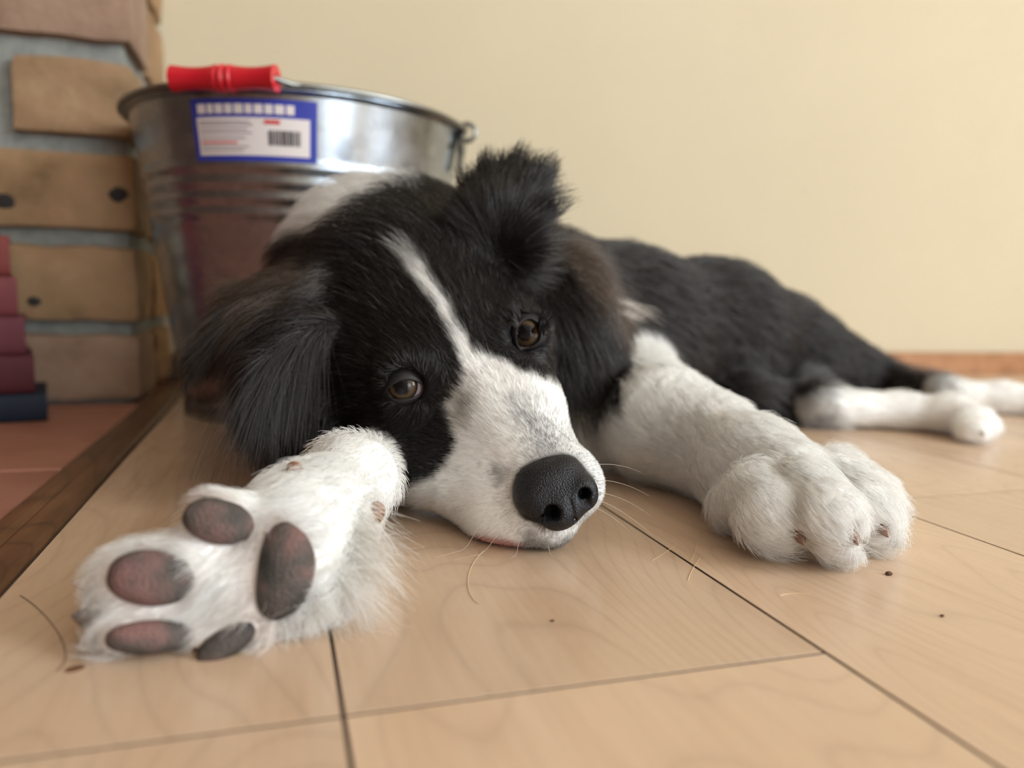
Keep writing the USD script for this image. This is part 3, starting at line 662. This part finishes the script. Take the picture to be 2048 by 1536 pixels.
# ---- nose leather on its own fine grid
def local_mesh(center, half, h, prims, cuts=(), post=None):
    n = int(2 * half / h); ax = [center[k] - half + h * np.arange(n) for k in range(3)]
    g = grid(ax); d = np.full((n,) * 3, 0.05, np.float32)
    for pr, k in prims: d = smin(d, pr[0](g), k)
    for pr, k in cuts: d = smax(d, -pr[0](g), k)
    if post is not None: d = post(g, d)
    m = clean(*surface_nets(d, np.array([a[0] for a in ax]), h))
    if m.volume < 0: m.invert()
    trimesh.smoothing.filter_taubin(m, iterations=6)
    return m
def ray(x, y):
    d = CR @ np.array([(x - 1024) / FPX, (y - 768) / FPX, 1.0]); return d
def march(fn, x, y, z0=0.16, z1=1.2):           # depth at which a photo ray meets a distance field
    d = ray(x, y); z = z0
    for _ in range(300):
        v = float(fn((EYE + d * z)[None].astype(np.float32))[0])
        if v < 0.0001 or z > z1: break
        z += min(max(v * 0.8, 0.0001), 0.0035)
    return z
def body_fn(p):
    return ndimage.map_coordinates(D, ((p - G0) / GH).T, order=1, mode='nearest')
def surf(x, y, lift=0.0):                       # a point on the skin and its normal
    z = march(body_fn, x, y); p = EYE + ray(x, y) * z; n = grad_at(p[None])[0]
    return p + n * lift, n

NPR = [(f_ell(at(1112, 982, .3305), HA, (.0150, .0135, .0118)), .004), (f_ell(at(1165, 982, .3265), HA, (.0062, .0078, .0085)), .005), (f_ell(at(1066, 1002, .3265), HA, (.0072, .0085, .0080)), .005),
       (f_ell(at(1125, 1030, .3225), HA, (.0085, .0055, .0068)), .005), (f_ell(at(1112, 944, .3270), HA, (.0105, .0070, .0055)), .005), (f_ell(at(1072, 968, .3285), HA, (.0085, .0085, .0080)), .006)]
def nose_fn(p):
    d = np.full(p.shape[:-1], 0.05)
    for pr, k in NPR: d = smin(d, pr[0](p), k)
    return d
def npt(x, y, dz=0.0): return at(x, y, march(nose_fn, x, y, 0.28) + dz)
cuts = [(f_cone(npt(1106, 1028, .0), .0034, npt(1100, 1018, .006), .0026), .0015), (f_cone(npt(1098, 1034), .0016, npt(1068, 1042), .0011), .0012), (f_cone(npt(1068, 1042), .0011, npt(1046, 1030), .0006), .001),
        (f_cone(npt(1171, 989), .0028, npt(1163, 984, .0055), .0022), .0015), (f_cone(npt(1168, 1000), .0016, npt(1184, 1014, .0005), .0010), .0012)]
ph_pts = [npt(x, y) for x, y in ((1139, 1000), (1146, 1020), (1149, 1038), (1148, 1052))]
for a_, b_ in zip(ph_pts[:-1], ph_pts[1:]): cuts.append((f_cone(a_, .0006, b_, .0008), .0012))
nose_mesh = local_mesh(at(1115, 990, .324), 0.023, 0.00055, NPR, cuts)

# ---- eyelids: a dark rim traced round each eye, rolled from the eyeball out on to the skin
def lids(e):
    o = np.array(e['out'], float); k = len(o)
    t = np.linspace(0, k, 96, endpoint=False); P_ = np.vstack([o, o[:2]])
    oc = np.vstack([o[-1:], o, o[:2]])
    i = t.astype(int); u = (t - i)[:, None]
    p0, p1, p2, p3 = oc[i], oc[i + 1], oc[i + 2], oc[(i + 3) % len(oc)]
    cv = 0.5 * (2 * p1 + (p2 - p0) * u + (2 * p0 - 5 * p1 + 4 * p2 - p3) * u ** 2 + (3 * p1 - p0 - 3 * p2 + p3) * u ** 3)
    ctr = cv.mean(0); rows = []
    def sph(xy, r):
        d = np.stack([ray(x, y) for x, y in xy]); d /= np.linalg.norm(d, axis=1, keepdims=True); oc_ = EYE - e['c']
        b = d @ oc_; disc = np.maximum(b * b - (oc_ @ oc_ - r * r), 0); return EYE + d * (-b - np.sqrt(disc))[:, None]
    cpx = face_map(e['c']); reach = np.clip(47 - np.linalg.norm(cv - cpx, axis=1, keepdims=True), 9, 40)
    dirn = (cv - ctr) / np.linalg.norm(cv - ctr, axis=1, keepdims=True)
    for s, r in ((0.0, 0.9), (0.0, 1.03), (0.0, 1.11), (0.06, 1.155), (0.2, 1.18), (0.4, 1.17), (0.65, 1.12), (0.85, 1.06), (1.0, 0.97)):
        rows.append(sph(cv + dirn * s * reach, e['r'] * r))
    n = len(cv); v = np.vstack(rows); ii, jj = np.meshgrid(np.arange(len(rows) - 1), np.arange(n), indexing='ij'); j2 = (jj + 1) % n
    q = np.stack([ii * n + jj, ii * n + j2, (ii + 1) * n + j2, (ii + 1) * n + jj], -1).reshape(-1, 4)
    m = trimesh.Trimesh(v, np.vstack([q[:, [0, 1, 2]], q[:, [0, 2, 3]]]), process=False)
    if (m.face_normals @ e['gaze']).mean() < 0: m.invert()
    return m
def cap(c, look, r, ang, bulge, n=48, rings=14):    # a domed disc on the eyeball
    a = np.cross(look, [0, 0, 1.0]); a /= np.linalg.norm(a); b = np.cross(look, a)
    v = [c + look * (r + bulge)]; f = []
    for i in range(1, rings + 1):
        t = ang * i / rings; rr = r + bulge * (1 - (i / rings) ** 2) - (0.0006 if i == rings else 0)
        for j in range(n):
            g = 2 * np.pi * j / n; v.append(c + rr * (math.cos(t) * look + math.sin(t) * (math.cos(g) * a + math.sin(g) * b)))
    for j in range(n): f.append([0, 1 + j, 1 + (j + 1) % n])
    for i in range(rings - 1):
        for j in range(n):
            o, o2, p, p2 = 1 + i * n + j, 1 + i * n + (j + 1) % n, 1 + (i + 1) * n + j, 1 + (i + 1) * n + (j + 1) % n
            f += [[o, p, p2], [o, p2, o2]]
    m = trimesh.Trimesh(np.array(v), np.array(f), process=False)
    if (m.face_normals @ look).mean() < 0: m.invert()
    return m

# ---- pads and claws of the upturned paw
def pad(x, y, w, h, rot, thick, lift, shape=None):
    p, n = surf(x, y); z = (p - EYE) @ CR[:, 2]
    vdir = (EYE - p) / np.linalg.norm(EYE - p)
    n = n + vdir * 1.1; n /= np.linalg.norm(n)
    r_ = CR[:, 0] * math.cos(math.radians(rot)) + CR[:, 1] * math.sin(math.radians(rot))
    a = r_ - n * (r_ @ n); a /= np.linalg.norm(a); b = np.cross(n, a)
    W, Hh = w / FPX * z / 2, h / FPX * z / 2
    s = trimesh.creation.icosphere(4); v = s.vertices.copy()
    v = np.sign(v) * np.abs(v) ** np.array([0.9, 0.9, 0.95])
    v /= np.maximum(np.linalg.norm(v, axis=1, keepdims=True), 1e-9) ** 0.25
    if shape: v[:, 0], v[:, 1] = shape(v[:, 0], v[:, 1])
    k = (1 + 0.05 * (meshkit.noise(v * 2.2 + x, 5) - 0.5))[:, None]
    v = v * k
    s.vertices = p + n * lift + a * (v[:, :1] * W) + b * (v[:, 1:2] * Hh) + n * (v[:, 2:] * thick)
    if s.volume < 0: s.invert()
    PADS.append((p, n, a, b, W, Hh)); return s
pads = [pad(437, 1043, 138, 88, 14, .0045, .0010), pad(303, 1156, 162, 108, 8, .0048, .0008), pad(300, 1273, 160, 66, 0, .0044, .0012), pad(452, 1284, 118, 58, -24, .0040, .0010)]
tri_shape = lambda x, y: (x + 0.22 * (1 - y * y), y)
big_pad = pad(560, 1141, 112, 190, 3, .0056, .0006, tri_shape)
carpal_pad = pad(747, 1026, 34, 46, 8, .0040, .0012)
dew_pad = pad(590, 941, 34, 28, 20, .0030, .0008)
def claw(x0, y0, x1, y1, r, dz0, dz1, zbase=None):
    p, n = surf(x0, y0)
    z = (p - EYE) @ CR[:, 2]
    q0, q1 = at(x0, y0, z + dz0), at(x1, y1, z + dz1); mid = (q0 + q1) / 2 + CR[:, 1] * -0.0012
    t = np.linspace(0, 1, 9)[:, None]; pts = q0 * (1 - t) ** 2 + 2 * mid * t * (1 - t) + q1 * t ** 2
    return tube(pts, r * np.array([1, 1, .98, .93, .86, .76, .62, .42, .14]), 12)

# ---- materials of the dog
def attr_mat(name, rough, spec, extra=None, gain=1.0):
    nodes = {'a': ('attribute', {'attribute': 'coat'}), 's': ('vector_math', {'math_type': 'scale', 'scale': gain}), 'p': ('principled_bsdf', dict(roughness=rough, specular_ior_level=spec, **(extra or {})))}
    return mat(name, nodes, [('a.color', 's.vector1'), ('s.vector', 'p.base_color')])
M_skin = attr_mat('coat_skin', 0.75, 0.1)
M_hair = mat('coat_hair', {'a': ('attribute', {'attribute': 'coat'}), 'p': ('principled_bsdf', dict(roughness=0.38, specular_ior_level=0.55)), 't': ('translucent_bsdf', {}), 'm': ('mix_closure', {'fac': 0.45})},
             [('a.color', 'p.base_color'), ('a.color', 't.color'), ('p.BSDF', 'm.closure1'), ('t.BSDF', 'm.closure2')], surface='m.closure')
M_black = mat('black_hair', {'a': ('attribute', {'attribute': 'coat'}), 's': ('vector_math', {'math_type': 'scale', 'scale': 0.8}), 'p': ('principled_bsdf', dict(roughness=0.32, specular_ior_level=0.5))},
              [('a.color', 's.vector1'), ('s.vector', 'p.base_color')])
M_nose = mat('nose_leather', {'g': ('geometry', {}), 'v': ('voronoi_texture', {'scale': 1500.0, 'feature': 'f1'}), 'n': ('noise_texture', {'scale': 160.0, 'detail': 2.0}),
    'r': ('rgb_ramp', {'ramp': [(0.3, (0.005, 0.0055, 0.008)), (0.7, (0.011, 0.011, 0.015))]}), 'bp': ('bump', {'strength': 0.55, 'distance': 0.0005, 'invert': True}), 'p': ('principled_bsdf', {'roughness': 0.44, 'specular_ior_level': 0.36})},
    [('g.position', 'v.vector'), ('g.position', 'n.vector'), ('n.fac', 'r.fac'), ('r.color', 'p.base_color'), ('v.distance', 'bp.height'), ('bp.normal', 'p.normal')])
M_lid = plain('eye_rim', (0.008, 0.0065, 0.007), 0.55)
M_sclera = plain('sclera', (0.36, 0.28, 0.28), 0.3, coat_weight=0.6, coat_roughness=0.03)
def iris_mat(name, look, c, r):
    a = np.cross(look, [0, 0, 1.0]); a /= np.linalg.norm(a)
    return mat(name, {'g': ('geometry', {}), 'd': ('vector_math', {'math_type': 'distance', 'vector2': tuple(c + look * r)}), 'm': ('map_range', {'from_min': 0.0, 'from_max': 0.0078, 'to_min': 0.0, 'to_max': 1.0}),
        'n': ('noise_texture', {'scale': 900.0, 'detail': 2.0}), 'ad': ('math', {'math_type': 'multiply_add', 'value2': 0.22}),
        'r': ('rgb_ramp', {'ramp': [(0.0, (0.005, 0.005, 0.007)), (0.58, (0.004, 0.004, 0.006)), (0.66, (0.032, 0.020, 0.011)), (0.78, (0.072, 0.047, 0.024)), (0.98, (0.055, 0.036, 0.019)), (1.0, (0.02, 0.015, 0.012))]}),
        'p': ('principled_bsdf', {'roughness': 0.5, 'coat_weight': 1.0, 'coat_roughness': 0.012, 'coat_ior': 1.36, 'specular_ior_level': 0.0})},
        [('g.position', 'd.vector1'), ('d.value', 'm.value'), ('g.position', 'n.vector'), ('n.fac', 'ad.value1'), ('m.result', 'ad.value3'), ('ad.value', 'r.fac'), ('r.color', 'p.base_color')])
M_pad = mat('paw_pad_leather', {'g': ('geometry', {}), 'n': ('noise_texture', {'scale': 62.0, 'detail': 3.0, 'roughness': 0.55}), 'v': ('voronoi_texture', {'scale': 1100.0}),
    'r': ('rgb_ramp', {'ramp': [(0.36, (0.040, 0.035, 0.031)), (0.48, (0.085, 0.067, 0.058)), (0.66, (0.20, 0.105, 0.095))]}), 'bp': ('bump', {'strength': 0.7, 'distance': 0.0006, 'invert': True}), 'p': ('principled_bsdf', {'roughness': 0.62, 'specular_ior_level': 0.3})},
    [('g.position', 'n.vector'), ('g.position', 'v.vector'), ('n.fac', 'r.fac'), ('r.color', 'p.base_color'), ('v.distance', 'bp.height'), ('bp.normal', 'p.normal')])
M_pad2 = mottled('brown_pad', [(0.16, 0.075, 0.035), (0.32, 0.15, 0.07)], 300.0, 0.6, 0.4, 900, 0.0004)
M_claw = plain('claw_horn', (0.45, 0.36, 0.30), 0.35, subsurface_weight=0.0)
M_claw2 = plain('dark_claw_horn', (0.16, 0.13, 0.11), 0.35)
M_clawp = plain('pink_claw_horn', (0.26, 0.16, 0.12), 0.4)

dog = thing('dog', 'black and white border collie lying chin down on the plank floor, one sole turned up', 'dog')
def with_coat(prim, col, interp='vertex'):
    UsdGeom.PrimvarsAPI(prim).CreatePrimvar('coat', _T.Color3fArray, interp).Set(Vt.Vec3fArray.FromNumpy(np.ascontiguousarray(col, np.float32)))
body = usdkit.mesh(stage, str(dog.GetPath()) + '/body', (BV, BF), M_skin, True)
coatv = coat(BV, zw)
with_coat(body.GetPrim(), np.where(coatv.mean(1, keepdims=True) < .06, coatv * .6, coatv))
obj('nose', nose_mesh, M_nose, dog, smooth=True, label='wet black nose with two nostrils')
for k, e in enumerate(EYES):
    s = trimesh.creation.icosphere(4, e['r']); s.apply_translation(e['c'])
    ey = obj('eye', s, M_sclera, dog, smooth=True, label=['the dog\'s right eye with white showing at the inner corner', 'the dog\'s left eye with a bright window glint'][k])
    obj('iris', cap(e['c'], e['look'], e['r'], math.asin(0.0076 / e['r']), 0.0011), iris_mat(f'iris_{k}', e['look'], e['c'], e['r'] + 0.0010), ey, smooth=True, label='hazel brown iris and dark pupil')
    obj('eyelid', lids(e), M_lid, dog, smooth=True)
for m in pads: obj('toe_pad', m, M_pad, dog, smooth=True, label='grey and pink toe pad')
obj('metacarpal_pad', big_pad, M_pad, dog, smooth=True, label='large grey and pink sole pad')
obj('carpal_pad', carpal_pad, M_pad2, dog, smooth=True, label='small brown wrist pad')
obj('dewclaw_pad', dew_pad, M_pad2, dog, smooth=True, label='small brown dewclaw pad')
for args, m in (((196, 1170, 143, 1168, .0026, .004, .000), M_claw), ((200, 1246, 143, 1232, .0034, .004, .001), M_claw2), ((362, 1046, 308, 1056, .0024, .003, .002), M_claw),
                ((1588, 1058, 1608, 1090, .0032, .004, -.004), M_clawp), ((1696, 1064, 1716, 1090, .0032, .004, -.004), M_clawp), ((1758, 1050, 1776, 1074, .0028, .004, -.004), M_clawp),
                ((1952, 858, 1968, 872, .0020, .003, -.003), M_clawp)):
    obj('claw', claw(*args), m, dog, smooth=True)

# ---- fur
def d_at(a, b): v = np.asarray(b) - np.asarray(a); return v / np.linalg.norm(v)
NT = npt(1118, 965)
DOWN = np.array([0, 0, -1.0])
FLOWV = {'torso': d_at(T[1][0], T[5][0]) * 0.8 + DOWN * 0.35, 'nape': d_at(at(760, 430, .45), at(700, 470, .62)) * .6 + CR[:, 0] * -0.5 + DOWN * .1, 'thigh': d_at(at(1540, 700, .84), at(1780, 765, .93)) + DOWN * 0.4,
         'chest': DOWN + CR[:, 0] * 0.15, 'foreleg': d_at(A[0][0], A[3][0]), 'forepaw': d_at(A[3][0], on(1690, 1085, .005)), 'leg2': d_at(at(760, 930, .36), at(600, 1070, .28)), 'paw2': d_at(at(600, 1070, .272), at(270, 1205, .240)),
         'hindleg': d_at(on(1640, 810, .02), on(1955, 842, .015)), 'hindpaw': d_at(on(1800, 822, .015), on(1975, 860, .005)), 'ear_r': d_at(at(600, 590, .395), at(420, 740, .45)) + DOWN * .35, 
         'ruff': DOWN * 0.8 + CR[:, 0] * -0.35 + CR[:, 2] * .3, 'ruff_l': DOWN * 0.8 + CR[:, 0] * 0.42 + CR[:, 2] * .3}
#          length  per mm2  width   lift  wild
FUR = {'head': (.0110, 2.4, .00017, .20, .26), 'muzzle': (.0050, 4.0, .00014, .24, .26), 'ear_r': (.020, 1.5, .00019, .28, .40), 'ear_l': (.019, 1.6, .00020, .22, .30), 'ruff': (.026, 0.9, .00022, .30, .40), 'nape': (.030, 0.5, .00030, .45, .35),
       'torso': (.026, .22, .00042, .30, .35), 'thigh': (.026, .22, .00042, .30, .4), 'chest': (.024, 0.8, .00024, .30, .35), 'foreleg': (.013, 1.1, .00022, .26, .30), 'forepaw': (.0095, 2.4, .00018, .28, .34),
       'leg2': (.0105, 1.9, .00018, .34, .36), 'paw2': (.0105, 2.8, .00017, .36, .55), 'hindleg': (.010, .35, .00030, .25, .3), 'hindpaw': (.009, .4, .00030, .25, .3), 'ruff_l': (.026, 0.9, .00024, .32, .4)}
ftab = np.array([FUR[z] for z in ZONES])
GAIN = 0.45
tri_p = BV[BF]; tri_n = np.cross(tri_p[:, 1] - tri_p[:, 0], tri_p[:, 2] - tri_p[:, 0]); tri_a = np.linalg.norm(tri_n, axis=1) / 2; tri_n = tri_n / np.maximum(2 * tri_a[:, None], 1e-12)
tri_c = tri_p.mean(1); view = EYE - tri_c; view /= np.linalg.norm(view, axis=1, keepdims=True)
facing = np.clip(((tri_n * view).sum(1) + 0.50) / 0.4, 0.05, 1)
tri_w = zw[BF].mean(1)
dens = (tri_w @ ftab[:, 1]) * 1e6 * tri_a * facing * GAIN * (tri_c[:, 2] > 0.0012)
cnt = rng.poisson(dens)
ti = np.repeat(np.arange(len(BF)), cnt)
bc_ = rng.dirichlet((1, 1, 1), len(ti))
root = (tri_p[ti] * bc_[:, :, None]).sum(1); rn = (BN[BF[ti]] * bc_[:, :, None]).sum(1); rn /= np.linalg.norm(rn, axis=1, keepdims=True)
rw = (zw[BF[ti]] * bc_[:, :, None]).sum(1)
uv = face_map(root)
# bare places: pads, nose, eyes, lip
keep = np.ones(len(root), bool)
for p, n, a, b, W, Hh in PADS:
    q = root - p; keep &= ~((((q @ a) / (W * 0.98)) ** 2 + ((q @ b) / (Hh * 0.98)) ** 2 < 1) & (np.abs(q @ n) < 0.012))
nd = cKDTree(nose_mesh.vertices).query(root, distance_upper_bound=.01)[0]
keep &= ~(nose_fn(root.astype(np.float32)) < 0.0002)
for e in EYES:
    near = np.linalg.norm(root - e['c'], axis=1) < 0.022
    keep &= ~(near & (poly_sd(uv, e['out']) < 9))
keep &= ~((poly_sd(uv, PINKLIP) < -2) & (rw[:, ZI['muzzle']] > .3) & (rng.random(len(root)) < 0.85))
root, rn, rw, uv = root[keep], rn[keep], rw[keep], uv[keep]
N = len(root)
par = rw @ ftab
length, width, lift, wild = par[:, 0], par[:, 2] * 1.36, par[:, 3], par[:, 4]
flow = np.zeros((N, 3))
away = root - NT; away /= np.linalg.norm(away, axis=1, keepdims=True)
hw = rw[:, ZI['head']] + rw[:, ZI['muzzle']]
flow += away * hw[:, None] + (DOWN * 0.25) * (rw[:, ZI['head']] * np.clip((0.085 - root[:, 2]) / 0.04, 0, 1))[:, None]
fan = root - at(990, 520, .42); fan /= np.linalg.norm(fan, axis=1, keepdims=True); flow += rw[:, [ZI['ear_l']]] * fan
for z, v in FLOWV.items(): flow += rw[:, [ZI[z]]] * v
# legs: the fur parts round the pads of the sole
for p, n, a, b, W, Hh in PADS[:5]:
    q = root - p; r_ = np.sqrt(((q @ a) / W) ** 2 + ((q @ b) / Hh) ** 2); g = np.clip((1.5 - r_) / 0.5, 0, 1) * rw[:, ZI['paw2']]
    out = a * (q @ a)[:, None] / W ** 2 + b * (q @ b)[:, None] / Hh ** 2; out /= np.maximum(np.linalg.norm(out, axis=1, keepdims=True), 1e-9)
    if p is PADS[4][0]: out = np.where((q @ a < 0)[:, None], a[None], out); g = np.where(q @ a < 0, g * 0.999, g)
    flow += out * (g * 0.9)[:, None]; length *= 1 - 0.30 * g * (1 if p is not PADS[4][0] else (q @ a > 0))
for e in EYES:
    c_ = np.array(e['out']).mean(0); dv = uv - c_; rr_ = np.linalg.norm(dv, axis=1, keepdims=True); g = np.clip((95 - rr_) / 50, 0, 1) * (np.linalg.norm(root - e['c'], axis=1) < .03)[:, None]
    flow += g * 1.6 * ((dv / np.maximum(rr_, 1e-6)) @ CR[:, :2].T)
tuft = np.stack([meshkit.noise(root * 130, s) - 0.5 for s in (11, 12, 13)], 1) + 0.7 * np.stack([meshkit.noise(root * 380, s) - 0.5 for s in (21, 22, 23)], 1)
flow = flow / np.maximum(np.linalg.norm(flow, axis=1, keepdims=True), 1e-9) + tuft * (wild * 1.3)[:, None] + rng.normal(0, 1, (N, 3)) * (wild * 0.28)[:, None]
flow -= rn * (flow * rn).sum(1, keepdims=True)
flow /= np.maximum(np.linalg.norm(flow, axis=1, keepdims=True), 1e-9)
# shorter round the eyes and close to the nose, longer on the brow
ed = np.min([np.maximum(poly_sd(uv, e['out']), 0) + 1e3 * (np.linalg.norm(root - e['c'], axis=1) > .05) for e in EYES], 0)
length = length * (0.38 + 0.62 * np.clip(ed / 70, 0, 1))
nd = np.maximum(nose_fn(root.astype(np.float32)), 0)
length = length * np.where(hw > .5, 0.45 + 0.55 * np.clip(nd / 0.03, 0, 1), 1)
length = length * rng.uniform(0.65, 1.2, N) * (0.85 + 0.4 * (meshkit.noise(root * 70, 5)))
q = root - PADS[4][0]; over = np.clip(1.6 - np.sqrt(((q @ PADS[4][2]) / PADS[4][4]) ** 2 + ((q @ PADS[4][3]) / PADS[4][5]) ** 2), 0, .5) * (q @ PADS[4][2] < 0) * rw[:, ZI['paw2']]
lift = lift + over * 0.9; length = length * (1 + over * 0.8)
lift = np.clip(lift + rng.normal(0, .06, N), .06, .8)
K = 4
s = np.linspace(0, 1, K)[None, :, None]
d0 = flow * (1 - lift)[:, None] + rn * (lift * 1.5)[:, None]; d0 /= np.linalg.norm(d0, axis=1, keepdims=True)
d1 = flow + DOWN * (np.clip(length / .03, 0, 1) * 0.35)[:, None] - rn * 0.10; d1 /= np.linalg.norm(d1, axis=1, keepdims=True)
pts = root[:, None] - rn[:, None] * 0.0003 + length[:, None, None] * (d0[:, None] * (s - 0.5 * s * s) + d1[:, None] * (0.5 * s * s))
pts[..., 2] = np.maximum(pts[..., 2], 0.0007)
q = pts[..., :2] - np.array([BX, BY]); rr = np.linalg.norm(q, axis=-1); need = RB + (RT - RB) * np.clip(pts[..., 2], 0, BH) / BH + 0.004
pts[..., :2] += np.where((rr < need)[..., None], q / rr[..., None] * (need - rr)[..., None], 0)
pts[..., 1] = np.minimum(pts[..., 1], 1.0)
col = coat(root, rw)
isd = col.mean(1) < 0.13
tone = np.where(isd, np.exp(rng.normal(0, 0.45, N)), rng.normal(0.96, 0.10, N))[:, None]
col = np.clip(col * tone, 0.003, 0.985)
grizzle = isd & (rng.random(N) < 0.035); col[grizzle] = rng.uniform(.10, .22, (grizzle.sum(), 1)) * np.array([1, .95, .93])
browned = (rw[:, [ZI['ruff'], ZI['ear_r'], ZI['ruff_l'], ZI['torso']]].sum(1) * rng.random(N))[:, None] * (col.mean(1, keepdims=True) < .08)
col = col + browned * np.array([.020, .012, .008])
def curves(name, pts, wid, col, parent, m, label=None, kind='stuff'):
    n, k = pts.shape[:2]
    c = UsdGeom.BasisCurves.Define(stage, numbered(str(parent.GetPath()) + '/' + name))
    c.CreateTypeAttr('linear'); c.CreateWrapAttr('nonperiodic')
    c.CreatePointsAttr(Vt.Vec3fArray.FromNumpy(np.ascontiguousarray(pts.reshape(-1, 3), np.float32)))
    c.CreateCurveVertexCountsAttr(Vt.IntArray.FromNumpy(np.full(n, k, np.int32)))
    taper = np.linspace(1, 0.25, k)[None] * np.asarray(wid)[:, None]
    c.CreateWidthsAttr(Vt.FloatArray.FromNumpy(np.ascontiguousarray(taper.ravel(), np.float32))); c.SetWidthsInterpolation('vertex')
    with_coat(c.GetPrim(), col, 'uniform')
    UsdShade.MaterialBindingAPI.Apply(c.GetPrim()).Bind(m)
    return tag(c, label, None, None, kind)
zmax = rw.argmax(1); dark = col.mean(1) < 0.13
for name, zs, lab in (('face_fur', ('head', 'muzzle'), ('short white hair of the face', 'short black hair of the face')), ('ear_fur', ('ear_r', 'ear_l'), ('pale hair on the ears', 'long black hair of the ears')), ('neck_fur', ('ruff', 'ruff_l', 'nape', 'chest'), ('long white hair of the neck and chest', 'long black hair of the neck')),
                      ('body_fur', ('torso', 'thigh'), ('grey hair of the flank', 'long black hair of the back and thigh')), ('leg_fur', ('foreleg', 'hindleg', 'hindpaw', 'leg2'), ('white hair of the legs', 'dark hair at the top of the legs')), ('paw_fur', ('forepaw', 'paw2'), ('white hair of the front paws', 'dark hair of the front paws'))):
    m = np.isin(zmax, [ZI[z] for z in zs])
    dk = dark & m
    curves(name, pts[m & ~dark], width[m & ~dark], col[m & ~dark], dog, M_hair, lab[0])
    if dk.sum() > 500: curves(name, pts[dk], width[dk], col[dk], dog, M_black, lab[1])
# hanging fringe of the right ear, feathering behind the right foreleg, wisps
def wisps(name, n, line, spread, direction, length, wid, colour, m, label, droop=0.4, wildness=.25, seed=1):
    g = np.random.default_rng(seed); L_ = np.array(line, float); out = []
    seg = np.linalg.norm(np.diff(L_[:, :2], axis=0), axis=1); cum = np.r_[0, np.cumsum(seg)] / seg.sum()
    for lk in range(max(n // 14, 1)):
        u = g.random(); x, y = np.interp(u, cum, L_[:, 0]), np.interp(u, cum, L_[:, 1])
        ld = np.asarray(direction, float) + g.normal(0, wildness, 3); ll = length * g.uniform(.6, 1.15)
        for _ in range(14):
            xx, yy = x + g.normal(0, spread * .5), y + g.normal(0, spread * .5)
            if L_.shape[1] > 2: p = at(xx, yy, np.interp(u, cum, L_[:, 2]))
            else: p, _n = surf(xx, yy)
            d = ld + g.normal(0, wildness * .35, 3); d = CR[:, 0] * d[0] + CR[:, 1] * d[1] - CR[:, 2] * d[2]; d /= np.linalg.norm(d)
            t = np.linspace(0, 1, 6)[:, None]; q = p + ll * g.uniform(.75, 1.1) * (d * t + DOWN * droop * t * t + (g.normal(0, .05, 3)) * t * t)
            q[:, 2] = np.maximum(q[:, 2], 0.0009); out.append(q)
    out = np.array(out); c = np.array(colour) * np.exp(g.normal(0, .3, (len(out), 1)))
    curves(name, out, np.full(len(out), wid), np.clip(c, .003, .95), dog, m, label)
wisps('ear_fringe', 1500, [(640, 640), (600, 680), (545, 715), (500, 735)], 22, (-.25, 1.0, .25), .045, .00022, (.030, .024, .021), M_black, 'long brownish fringe hanging from the right ear', .3, .22, 3)  # fringe colour lowered to stand for the shade it hangs in
wisps('ear_fringe', 700, [(560, 560), (480, 620), (430, 690)], 24, (-.75, .55, .2), .032, .00022, (.034, .027, .023), M_black, 'dark hair trailing off the right ear', .3, .25, 4)
wisps('leg_feather', 700, [(725, 1000), (715, 1060), (690, 1120), (665, 1170)], 16, (.85, .42, .25), .022, .00017, (.90, .86, .80), M_hair, 'long pale feathering on the back of the right foreleg', .25, .28, 5)
wisps('leg_feather', 420, [(640, 1170), (600, 1215), (560, 1240)], 14, (.45, .85, .30), .012, .00017, (.92, .89, .84), M_hair, 'pale fluff below the sole', .2, .3, 6)
wisps('leg_feather', 140, [(1470, 838), (1520, 868), (1560, 890)], 10, (1.0, .30, -.2), .026, .00026, (.93, .90, .86), M_hair, 'white feathering behind the left foreleg', .5, .2, 9)
wisps('neck_wisp', 84, [(1215, 590), (1225, 625)], 8, (.95, .25, -.2), .035, .00030, (.75, .68, .62), M_hair, 'white wisp at the left side of the neck', .1, .12, 8)
# whiskers
def strand(x0, y0, dirs, ln, k=8, droop=0.3):
    p, n = surf(x0, y0); d = CR[:, 0] * dirs[0] + CR[:, 1] * dirs[1] - CR[:, 2] * dirs[2]; d /= np.linalg.norm(d)
    t = np.linspace(0, 1, k)[:, None]; q = p + ln * (d * t + DOWN * droop * t * t)
    q[:, 2] = np.maximum(q[:, 2], 0.0009); return q
wh = [strand(1190, 930, (1, -.15, .1), .020), strand(1195, 960, (1, .0, .1), .022), strand(1200, 985, (1, .15, .1), .022), strand(1196, 1000, (1, .35, .0), .026), strand(1190, 1015, (1, .4, .1), .018),
      strand(1180, 1045, (.6, .5, .2), .022), strand(1000, 1065, (-.6, .6, .4), .030), strand(960, 1050, (-.5, .7, .4), .034), strand(1040, 1075, (-.2, .8, .3), .020), strand(1096, 1090, (.2, .7, .3), .016),
      strand(920, 845, (-.4, -.35, .4), .010)]
curves('whiskers', np.array(wh), np.full(len(wh), .00022), np.tile([.72, .68, .60], (len(wh), 1)), dog, M_hair, 'pale whiskers on lip and brow')
